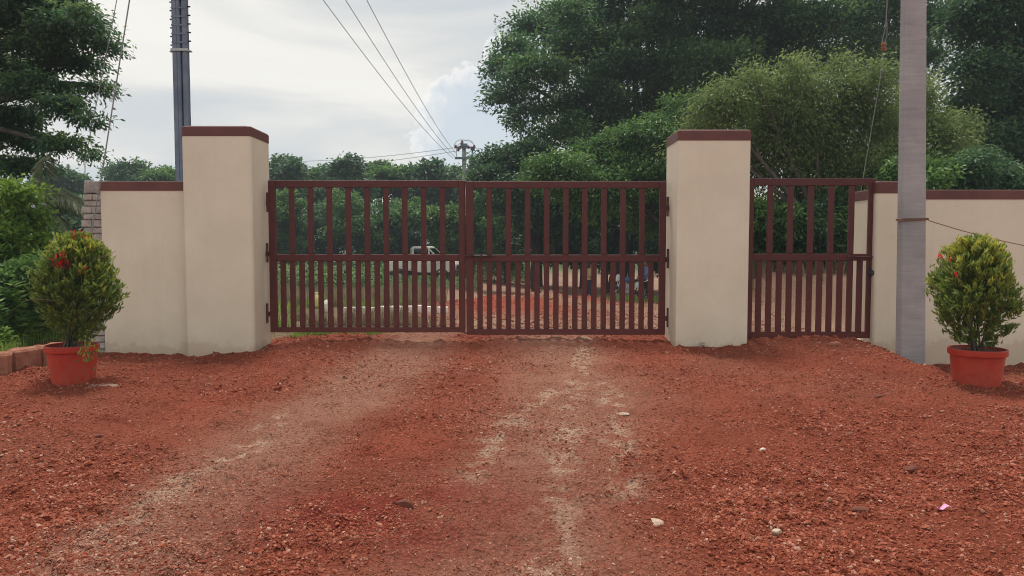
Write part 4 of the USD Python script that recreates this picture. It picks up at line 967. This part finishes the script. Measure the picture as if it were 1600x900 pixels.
# ---------------------------------------------------------------- potted shrubs
def pot_shrub(label, u, vbase, Y, uc, vtop, half_px, vrim, seed, reds, tipmix, Rpx):
    s = Y / FPX; bx = at(u, vbase, Y); z0 = bx[2]
    hp = (vbase - vrim) * s; R = Rpx * s
    t = thing('potted_shrub', label, 'potted plant', (bx[0], Y, z0), group='red potted shrubs beside the gateway')
    prof = [(0, 0), (R * .78, 0), (R * .80, .012), (R * .93, hp - .075), (R * .935, hp - .07), (R * 1.0, hp - .065), (R * 1.02, hp - .05), (R * 1.02, hp - .008), (R, hp), (R * .95, hp), (R * .94, hp - .03), (R * .90, hp - .06)]
    part(t, 'pot', moved(lathe(prof, 48), (bx[0], Y, z0)), 'pot_red', 30)
    g = np.random.default_rng(seed)
    soil = trimesh.creation.cylinder(R * .91, .03, sections=40).subdivide(); soil.vertices[:, 2] += (meshkit.fbm(soil.vertices * 20, 3, seed) - .5) * .03
    part(t, 'potting_soil', moved(soil, (bx[0], Y, z0 + hp - .05)), 'potting_soil', True)
    H = (vrim - vtop) * s; Wd = half_px * s; cx = at(uc, 400, Y)[0]; zr = z0 + hp
    # stems
    tips = []; stems = []
    for k in range(13):
        a = g.random() * 2 * PI; rr = Wd * .85 * math.sqrt(g.random()); hz = H * g.uniform(.45, .9)
        p0 = np.array([bx[0] + g.normal(0, .035), Y + g.normal(0, .035), zr - .04]); p2 = np.array([cx + rr * math.cos(a), Y + rr * math.sin(a), zr + hz])
        path = bez(p0, (p0 + p2) / 2 + np.array([0, 0, .12]), p2, 8); stems.append(tube(path, np.linspace(.010, .003, 8), 5))
        for j in range(4):
            q = path[g.integers(2, 7)]; e = q + np.array([g.normal(0, .16), g.normal(0, .16), g.uniform(.05, .22)]); stems.append(tube(bez(q, (q + e) / 2 + (0, 0, .02), e, 5), np.linspace(.005, .002, 5), 4))
    for k, m in enumerate(stems[::5]): part(t, 'stem', cat(stems[k * 5:k * 5 + 5]), 'bark_grey', True)
    # foliage: sprigs over an egg shaped crown, sparser and open near the bottom
    ns = 1250
    uu = unit(g, ns); zt = g.random(ns) ** .8
    prof_r = np.interp(zt, [0, .12, .3, .5, .72, .9, 1], [.36, .66, .92, 1.0, .86, .56, .16])
    ang = g.random(ns) * 2 * PI; rad = (g.random(ns) ** .42)
    bumpy = .62 + .78 * meshkit.fbm(np.stack([np.cos(ang) * 1.3, np.sin(ang) * 1.3, zt * 3], 1) + seed, 3, seed)
    rr = Wd * prof_r * rad * bumpy
    keep = g.random(ns) < np.interp(zt, [0, .25, .5], [.22, .72, 1])
    cp = np.stack([cx * zt + (bx[0] * .6 + cx * .4) * (1 - zt) + rr * np.cos(ang), Y + rr * np.sin(ang), zr + .04 + H * (.97 * zt)], 1)[keep]
    zt, rad, ang = zt[keep], rad[keep], ang[keep]
    # stray shoots standing out of the clipped outline
    for j in range(16):
        a = g.random() * 2 * PI; zz = g.uniform(.3, 1.0); r0_ = Wd * np.interp(zz, [0, .3, .5, .72, 1], [.4, .95, 1, .86, .2])
        p0 = np.array([cx + r0_ * .8 * math.cos(a), Y + r0_ * .8 * math.sin(a), zr + .04 + H * .95 * zz]); e = p0 + np.array([math.cos(a) * .10, math.sin(a) * .10, g.uniform(.05, .13)])
        part(t, 'shoot_stem', tube([p0, e], [.003, .0015], 4), 'bark_grey')
        for q_ in np.linspace(.3, 1, 3):
            cp = np.vstack([cp, p0 + (e - p0) * q_]); zt = np.append(zt, zz); rad = np.append(rad, .9); ang = np.append(ang, a)
    out = np.stack([np.cos(ang) * rad, np.sin(ang) * rad, .35 + .9 * zt], 1); out /= np.linalg.norm(out, axis=1, keepdims=True)
    k = np.repeat(np.arange(len(cp)), g.integers(9, 15, len(cp))); n = len(k)
    along = g.uniform(-.05, .055, n)
    pos = cp[k] + out[k] * along[:, None] + g.normal(0, .013, (n, 3))
    d = out[k] * .8 + g.normal(0, .5, (n, 3)) + (0, 0, .35); nn = g.normal(0, .6, (n, 3)) + (0, 0, .7)
    Lf = g.uniform(.046, .082, n)
    v, f = leaves(pos, d, nn, Lf, Lf * .30)
    top_ = np.clip((zt[k] - .45) * 1.3, 0, 1) * np.clip((rad[k] - .5) * 2.2, 0, 1)
    st = g.random(len(cp)); tint = np.clip(.12 + .28 * st[k] + .25 * g.random(n) + tipmix * top_ * (.5 + .5 * st[k]) + .1 * np.clip(along / .05, 0, 1), 0, 1)
    part(t, 'foliage', (v, f), 'leaf_shrub', tint=np.repeat(tint, 4))
    for (ru, rv, rad_px, nr) in reds:
        c = at(ru, rv, Y - Wd * .55 if rv > vtop + 25 else Y - .05)
        p = c + g.normal(0, rad_px * s * .5, (nr, 3)); d = g.normal(0, .5, (nr, 3)) + (0, -.2, .8)
        Lr = g.uniform(.03, .06, nr); v, f = leaves(p, d, g.normal(0, 1, (nr, 3)), Lr, Lr * .36)
        part(t, 'red_shoot', (v, f), 'leaf_red', tint=np.repeat(g.random(nr), 4))
        m = tube([c - (0, 0, .12), c], [.003, .002], 4); part(t, 'shoot_stem', m, 'bark_grey')
    return t
pot_shrub('red plastic pot of clipped shrub with several red shoots, beside the left wall', 115, 603, 7.60, 124, 370, 58, 537, 21, [(120, 371, 9, 60), (132, 377, 8, 50), (94, 410, 11, 80), (100, 398, 6, 24), (127, 424, 6, 14), (72, 438, 6, 12), (98, 448, 6, 14)], .5, 37.5)
pot_shrub('red plastic pot of clipped shrub with yellow green top, beside the concrete pole', 1525, 611, 7.60, 1524, 374, 59, 543, 22, [(1470, 402, 3, 6), (1486, 405, 3, 6), (1493, 428, 4, 8)], .9, 40.5)
# a drooping sprig over the left pot's rim
q = at(138, 548, 7.3); g = np.random.default_rng(8)
p = q + g.normal(0, 1, (70, 3)) * (.05, .04, .07); Lr = g.uniform(.035, .06, 70); v, f = leaves(p, g.normal(0, .4, (70, 3)) + (.1, -.3, -.8), g.normal(0, .6, (70, 3)) + (0, -.6, .5), Lr, Lr * .36)
part('/World/potted_shrub', 'drooping_sprig', (v, f), 'leaf_shrub', tint=np.repeat(.25 + .6 * g.random(70), 4))
part('/World/potted_shrub', 'stem', tube(bez(at(125, 530, 7.45), at(133, 528, 7.32), at(138, 552, 7.3), 6), .003, 4), 'bark_grey')

# ---------------------------------------------------------------- things inside the compound
q0, q1 = ground_at(536, 492), ground_at(700, 491)
n = 9
for i in range(n):
    a, b_ = q0 + (q1 - q0) * i / n, q0 + (q1 - q0) * (i + 1) / n
    m = cbox((a[0] + .006, a[1], gz_at(a[0], a[1]) - .1), (b_[0] - .006, a[1] + .14, gz_at(a[0], a[1]) + .155 + .008 * math.sin(i * 2.3)), .012)
    labs = ['first', 'second', 'third', 'fourth', 'fifth', 'sixth', 'seventh', 'eighth', 'ninth']
    single('kerb_stone', m, 'white_stone', f'{labs[i]} whitish kerb block from the left in the row behind the gate', 'kerb block', 'whitish kerb blocks behind the gate')
q = ground_at(495, 482)
m = trimesh.creation.icosphere(3, 1.0); m.vertices = np.sign(m.vertices) * np.abs(m.vertices) ** .75 * np.array([.16, .12, .17]) * (.85 + .3 * meshkit.fbm(m.vertices * 2, 3, 5))[:, None] + q + (0, 0, .14)
t = thing('sack', 'small yellow and white sack standing in the dry grass', 'sack', q)
part(t, 'bag', m, 'sack_yellow', True)
part(t, 'tied_neck', moved(lathe([(0, -.02), (.045, 0), (.03, .03), (.06, .07), (.0, .075)], 12), q + (0, 0, .29)), 'sack_yellow', True)
q = ground_at(508, 488); single('white_marker', rock(q + (0, 0, .12), .15, 9, (.5, .5, 1.2)), 'white_stone', 'upright whitish stone right of the yellow sack', 'stone', smooth=True)

# pickup truck, built along +x, facing right
def extr(outline, y0, y1):
    from shapely.geometry import Polygon
    m = trimesh.creation.extrude_polygon(Polygon(outline), y1 - y0)
    m.vertices = np.stack([m.vertices[:, 0], y1 - m.vertices[:, 2], m.vertices[:, 1]], 1); m.invert() if m.volume < 0 else None
    return m
YTK = 39.0
bt = base_at(663, YTK); bt[2] = at(663, 441, YTK)[2]
t = thing('pickup_truck', 'white pickup truck parked in the weeds beyond the gate', 'pickup truck', bt, rotz=math.radians(-8))
PT = lambda nm, m, mat, sm_=False, parent=t: part(parent, nm, m, mat, sm_, local=True)
PT('chassis', cbox((-1.75, -.45, .38), (1.7, .45, .52), .02), 'truck_black')
PT('cab', extr([(-.45, .55), (1.15, .55), (1.78, .58), (1.85, .95), (1.7, 1.08), (1.02, 1.2), (.62, 1.26), (-.45, 1.26)], -.78, .78), 'truck_white')
# roof on pillars, so one sees through the cab windows
PT('roof', extr([(-.47, 1.78), (.42, 1.78), (.36, 1.86), (.2, 1.9), (-.38, 1.89), (-.47, 1.85)], -.72, .72), 'truck_white')
for s in (-1, 1):
    PT('roof_pillar', extr([(-.45, 1.25), (-.36, 1.25), (-.36, 1.79), (-.45, 1.79)], s * .72 - .035, s * .72 + .035), 'truck_white')
    PT('roof_pillar', extr([(.90, 1.22), (1.0, 1.2), (.44, 1.8), (.36, 1.8)], s * .72 - .035, s * .72 + .035), 'truck_white')
    PT('roof_pillar', extr([(.40, 1.25), (.47, 1.25), (.47, 1.79), (.40, 1.79)], s * .72 - .03, s * .72 + .03), 'truck_white')
    PT('side_window', extr([(-.36, 1.27), (.40, 1.27), (.40, 1.78), (-.36, 1.78)], s * .725 - .004, s * .725 + .004), 'glass')
    PT('door_seam', box((-.40, s * .781 - .003, .6), (-.385, s * .781 + .003, 1.25)), 'truck_black')
    PT('door_seam', box((.60, s * .781 - .003, .6), (.615, s * .781 + .003, 1.25)), 'truck_black')
    PT('door_handle', cbox((-.3, s * .79 - .012, 1.08), (-.15, s * .79 + .012, 1.11), .004), 'truck_black')
    PT('mirror', cbox((.72, s * .92 - .08, 1.3), (.78, s * .92 + .08, 1.5), .02), 'truck_black')
    PT('headlight', cbox((1.74, s * .58 - .13, .82), (1.85, s * .58 + .13, .98), .03), 'lamp_clear')
    PT('tail_light', cbox((-1.84, s * .7 - .05, .65), (-1.815, s * .7 + .05, .85), .005), 'lamp_amber')
    for x_ in (-1.15, 1.12):
        tor = trimesh.creation.torus(.235, .085, 24, 10); tor = moved(tor, (x_, s * .66, .32), Rot.from_euler('x', 90, degrees=True).as_matrix())
        w = part(t, 'wheel', tor, 'tyre_black', True, local=True)
        rim = moved(trimesh.creation.cylinder(.165, .12, sections=20), (x_, s * .66, .32), Rot.from_euler('x', 90, degrees=True).as_matrix()); part(w, 'rim', rim, 'galvanised', 30, local=True)
        PT('wheel_arch', extr([(x_ + .40 * math.cos(a), .34 + .40 * math.sin(a)) for a in np.linspace(.1, PI - .1, 12)] + [(x_ + .33 * math.cos(a), .34 + .33 * math.sin(a)) for a in np.linspace(PI - .1, .1, 12)], s * .785 - .02, s * .785 + .02), 'truck_black')
PT('windscreen', extr([(.98, 1.22), (.995, 1.22), (.43, 1.79), (.415, 1.79)], -.68, .68), 'glass')
PT('seat', cat([cbox((-.3, -.62, .95), (.2, .62, 1.15), .04), cbox((-.38, -.62, 1.1), (-.2, .62, 1.5), .04)]), 'truck_black')
PT('bumper', cbox((1.78, -.76, .42), (1.93, .76, .66), .04), 'truck_black')
PT('grille', cbox((1.80, -.42, .72), (1.865, .42, .9), .01), 'truck_black')
PT('bed_floor', cbox((-1.8, -.74, .62), (-.5, .74, .7), .01), 'truck_white')
for s in (-1, 1): PT('side_board', cbox((-1.8, s * .76 - .02, .7), (-.5, s * .76 + .02, 1.12), .008), 'truck_white')
PT('tailboard', cbox((-1.84, -.74, .7), (-1.805, .74, 1.12), .008), 'truck_white')
PT('headboard', cbox((-.53, -.74, .7), (-.49, .74, 1.8), .008), 'truck_white')

# motorbike, built along x
YM = 31.0
bm = base_at(985, YM); 
t = thing('motorbike', 'white and blue motorbike parked under the trees', 'motorbike', bm, rotz=math.radians(200))
BT = lambda nm, m, mat, sm_=35, parent=t: part(parent, nm, m, mat, sm_, local=True)
RX = Rot.from_euler('x', 90, degrees=True).as_matrix()
for x_ in (-.64, .64):
    w = BT('wheel', moved(trimesh.creation.torus(.255, .05, 28, 10), (x_, 0, .305), RX), 'tyre_black', True)
    rim = cat([moved(trimesh.creation.torus(.205, .018, 24, 8), (x_, 0, .305), RX), moved(trimesh.creation.cylinder(.05, .1, sections=12), (x_, 0, .305), RX)] + [tube([(x_, 0, .305), (x_ + .2 * math.cos(a), 0, .305 + .2 * math.sin(a))], .012, 5) for a in np.arange(6) * PI / 3])
    part(w, 'rim', rim, 'galvanised', 35, local=True)
BT('frame', cat([tube([(.5, 0, .9), (.2, 0, .35), (-.2, 0, .32), (-.35, 0, .6)], .03, 8), tube([(.5, 0, .9), (-.1, 0, .78), (-.75, 0, .8)], .028, 8)]), 'truck_black')
for s in (-1, 1):
    BT('fork', tube([(.64, s * .07, .305), (.5, s * .07, .95)], .022, 8), 'chrome')
    BT('swingarm', tube([(-.2, s * .08, .36), (-.64, s * .08, .305)], .022, 8), 'truck_black')
    BT('shock', tube([(-.5, s * .1, .34), (-.42, s * .1, .76)], .028, 8), 'chrome')
    BT('indicator', moved(trimesh.creation.icosphere(1, .035), (.6, s * .17, .86)), 'lamp_amber')
    BT('mirror', cat([tube([(.44, s * .2, 1.06), (.5, s * .3, 1.24)], .007, 5), moved(trimesh.creation.cylinder(.055, .02, sections=14), (.5, s * .3, 1.28), Rot.from_euler('y', 80, degrees=True).as_matrix())]), 'truck_black')
    BT('side_panel', cbox((-.42, s * .12 - .02, .55), (-.08, s * .12 + .02, .76), .02), 'bike_white')
tank = trimesh.creation.icosphere(2, 1.0); tank.vertices = np.sign(tank.vertices) * np.abs(tank.vertices) ** .85 * np.array([.29, .15, .13]) + (.2, 0, .9)
BT('tank', tank, 'bike_blue', True)
BT('seat', cbox((-.72, -.12, .82), (-.03, .12, .91), .035), 'tyre_black')
BT('tail_fairing', extr([(-.9, .86), (-.3, .72), (-.2, .8), (-.6, .83), (-.88, .93)], -.1, .1), 'bike_white')
BT('engine', cat([cbox((-.12, -.13, .3), (.28, .13, .52), .04), cbox((.05, -.1, .5), (.25, .1, .74), .02)]), 'galvanised')
BT('exhaust', tube([(.28, -.1, .5), (.33, -.13, .3), (0, -.15, .26), (-.4, -.16, .3), (-.8, -.17, .4)], [.02, .02, .025, .045, .045], 10), 'chrome')
BT('handlebar', tube([(.32, -.36, 1.02), (.44, -.2, 1.06), (.48, 0, 1.0), (.44, .2, 1.06), (.32, .36, 1.02)], .014, 8), 'truck_black')
BT('headlight', moved(lathe([(0, 0), (.06, .01), (.09, .06), (.09, .1), (0, .12)], 18), (.55, 0, .92), Rot.from_euler('y', 90, degrees=True).as_matrix()), 'lamp_clear')
BT('headlight_fairing', extr([(.46, .82), (.6, .82), (.64, .95), (.56, 1.12), (.46, 1.02)], -.12, .12), 'bike_white')
BT('front_mudguard', extr([(.64 + .34 * math.cos(a), .305 + .34 * math.sin(a)) for a in np.linspace(.5, 2.4, 12)] + [(.64 + .32 * math.cos(a), .305 + .32 * math.sin(a)) for a in np.linspace(2.4, .5, 12)], -.06, .06), 'bike_blue')
BT('rear_mudguard', extr([(-.64 + .36 * math.cos(a), .305 + .36 * math.sin(a)) for a in np.linspace(.8, 2.9, 12)] + [(-.64 + .34 * math.cos(a), .305 + .34 * math.sin(a)) for a in np.linspace(2.9, .8, 12)], -.07, .07), 'truck_black')
BT('kickstand', tube([(-.05, .1, .3), (-.1, .28, .0)], .012, 6), 'truck_black')

# people
def bone(a, b, ra, rb):
    ms = [moved(trimesh.creation.icosphere(2, r_), p) for p, r_ in ((a, ra), (b, rb))]
    pts = np.vstack([m.vertices for m in ms])
    h = trimesh.convex.convex_hull(pts)
    return manifold3d.Manifold(manifold3d.Mesh(h.vertices.astype(np.float32), h.faces.astype(np.uint32)))
def fuse(bones, edge=.03, it=8):
    m = bones[0]
    for b in bones[1:]: m = m + b
    m = m.refine_to_length(edge); k = m.to_mesh(); t_ = trimesh.Trimesh(k.vert_properties[:, :3], k.tri_verts, process=True)
    trimesh.smoothing.filter_taubin(t_, iterations=it); return t_
def person(label, base, rotz, J, shirt, trousers, h=1.66):
    t = thing('person', label, 'person', base, rotz=rotz)
    s = h / 1.70
    J = {k: np.array(v, float) * s for k, v in J.items()}
    B = []
    for S in 'LR':
        B += [bone(J['hip' + S], J['knee' + S], .085, .055), bone(J['knee' + S], J['ank' + S], .055, .036), bone(J['ank' + S] + (0, .02, -.03), J['toe' + S], .038, .03),
              bone(J['sh' + S], J['el' + S], .05, .038), bone(J['el' + S], J['wr' + S], .037, .026)]
        d = J['wr' + S] - J['el' + S]; d /= np.linalg.norm(d); hd = J['wr' + S] + d * .09
        side = np.cross(d, (0, 1., 0)); side /= max(np.linalg.norm(side), 1e-6); fw = np.cross(side, d)
        B += [bone(J['wr' + S], hd - d * .02, .026, .03)]
        for k, (o, l) in enumerate(((-.024, .062), (-.008, .075), (.008, .07), (.024, .055))):
            r0 = hd - d * .015 + fw * o; B += [bone(r0, r0 + d * l * .6 + side * .006, .010, .009), bone(r0 + d * l * .6 + side * .006, r0 + d * l + side * .02, .009, .008)]
        r0 = J['wr' + S] + d * .03 + fw * -.028; B += [bone(r0, r0 + d * .045 - fw * .03, .012, .009)]
    B += [bone(J['pel'], J['chest'], .115, .13), bone(J['shL'], J['shR'], .06, .06), bone(J['hipL'], J['hipR'], .095, .095), bone(J['chest'], J['neck'], .09, .05), bone(J['neck'], J['head'], .05, .055)]
    hc = J['head']
    B += [bone(hc + (0, .005, .06), hc + (0, -.012, .10), .078, .085), bone(hc + (0, .03, .0), hc + (0, .02, .06), .05, .07), bone(hc + (0, .095, .045), hc + (0, .085, .075), .014, .009), bone(hc + (.078, 0, .04), hc + (.08, -.005, .07), .014, .016), bone(hc + (-.078, 0, .04), hc + (-.08, -.005, .07), .014, .016)]
    part(t, 'body', fuse(B, .022, 6), 'skin', True, local=True)
    C = [bone(J['pel'] + (0, 0, .02), J['chest'], .135, .15), bone(J['shL'], J['shR'], .075, .075), bone(J['hipL'] + (0, 0, .06), J['hipR'] + (0, 0, .06), .11, .11)]
    for S in 'LR': C += [bone(J['sh' + S], J['sh' + S] * .25 + J['el' + S] * .75, .068, .062)]
    part(t, 'shirt', fuse(C), shirt, True, local=True)
    C = [bone(J['hipL'], J['hipR'], .108, .108)]
    for S in 'LR': C += [bone(J['hip' + S], J['knee' + S], .105, .078), bone(J['knee' + S], J['ank' + S] + (0, 0, .01), .078, .062)]
    part(t, 'trousers', fuse(C), trousers, True, local=True)
    for S in 'LR': part(t, 'shoe', fuse([bone(J['ank' + S] + (0, -.02, -.04), J['toe' + S], .048, .038)], .02, 4), 'shoe_black', True, local=True)
    C = [bone(hc + (0, -.02, .09), hc + (0, -.025, .115), .09, .085), bone(hc + (0, -.045, .04), hc + (0, -.03, .1), .07, .085), bone(hc + (0, .02, .155), hc + (0, -.03, .16), .055, .06)]
    part(t, 'hair', fuse(C, .02, 4), 'hair_black', True, local=True)
    for s_ in (-1, 1):
        part(t, 'eye', moved(trimesh.creation.icosphere(1, .011), hc + (s_ * .03, .078, .075)), 'hair_black', True, local=True)
    part(t, 'mouth', cbox(hc + (-.022, .074, .008), hc + (.022, .083, .016), .003), 'porcelain', local=True)
    return t
STAND = dict(pel=(0, 0, .96), chest=(0, .01, 1.24), neck=(0, .0, 1.43), head=(0, .02, 1.50), hipL=(.09, 0, .90), hipR=(-.09, 0, .90), kneeL=(.11, .04, .49), kneeR=(-.11, .0, .49), ankL=(.12, -.02, .08), ankR=(-.13, -.06, .08), toeL=(.15, .15, .035), toeR=(-.16, .11, .035),
             shL=(.17, 0, 1.37), shR=(-.17, 0, 1.37), elL=(.23, -.03, 1.08), elR=(-.23, -.02, 1.08), wrL=(.21, .13, .87), wrR=(-.22, .10, .86))
REACH = dict(STAND, elR=(-.22, .10, 1.10), wrR=(-.12, .33, 1.06), elL=(.22, .08, 1.09), wrL=(.13, .30, 1.0), kneeL=(.11, .08, .50), ankL=(.13, .03, .08), toeL=(.15, .20, .035))
b = base_at(920, 31.6)
person('person in a tan shirt and dark trousers standing left of the motorbike', b, math.radians(-70), STAND, 'shirt_tan', 'trousers_navy', 1.56)
b = base_at(1011, 31.4)
person('person in a blue shirt and dark trousers standing at the motorbike', b, math.radians(95), REACH, 'shirt_blue', 'trousers_navy', 1.66)

# ---------------------------------------------------------------- haze
usdkit.material(stage, '/World/Looks/haze_air', {'v': ('principled_volume', {'color': (0.72, 0.82, 0.93), 'density': 0.0009, 'anisotropy': 0.2})}, [], volume='v.volume')
M['haze_air'] = UsdShade.Material.Get(stage, '/World/Looks/haze_air')
single('haze', box((-760, -120, -14), (760, 1300, 24)), 'haze_air', 'thin blue air fading the far trees', 'haze', kind='stuff')
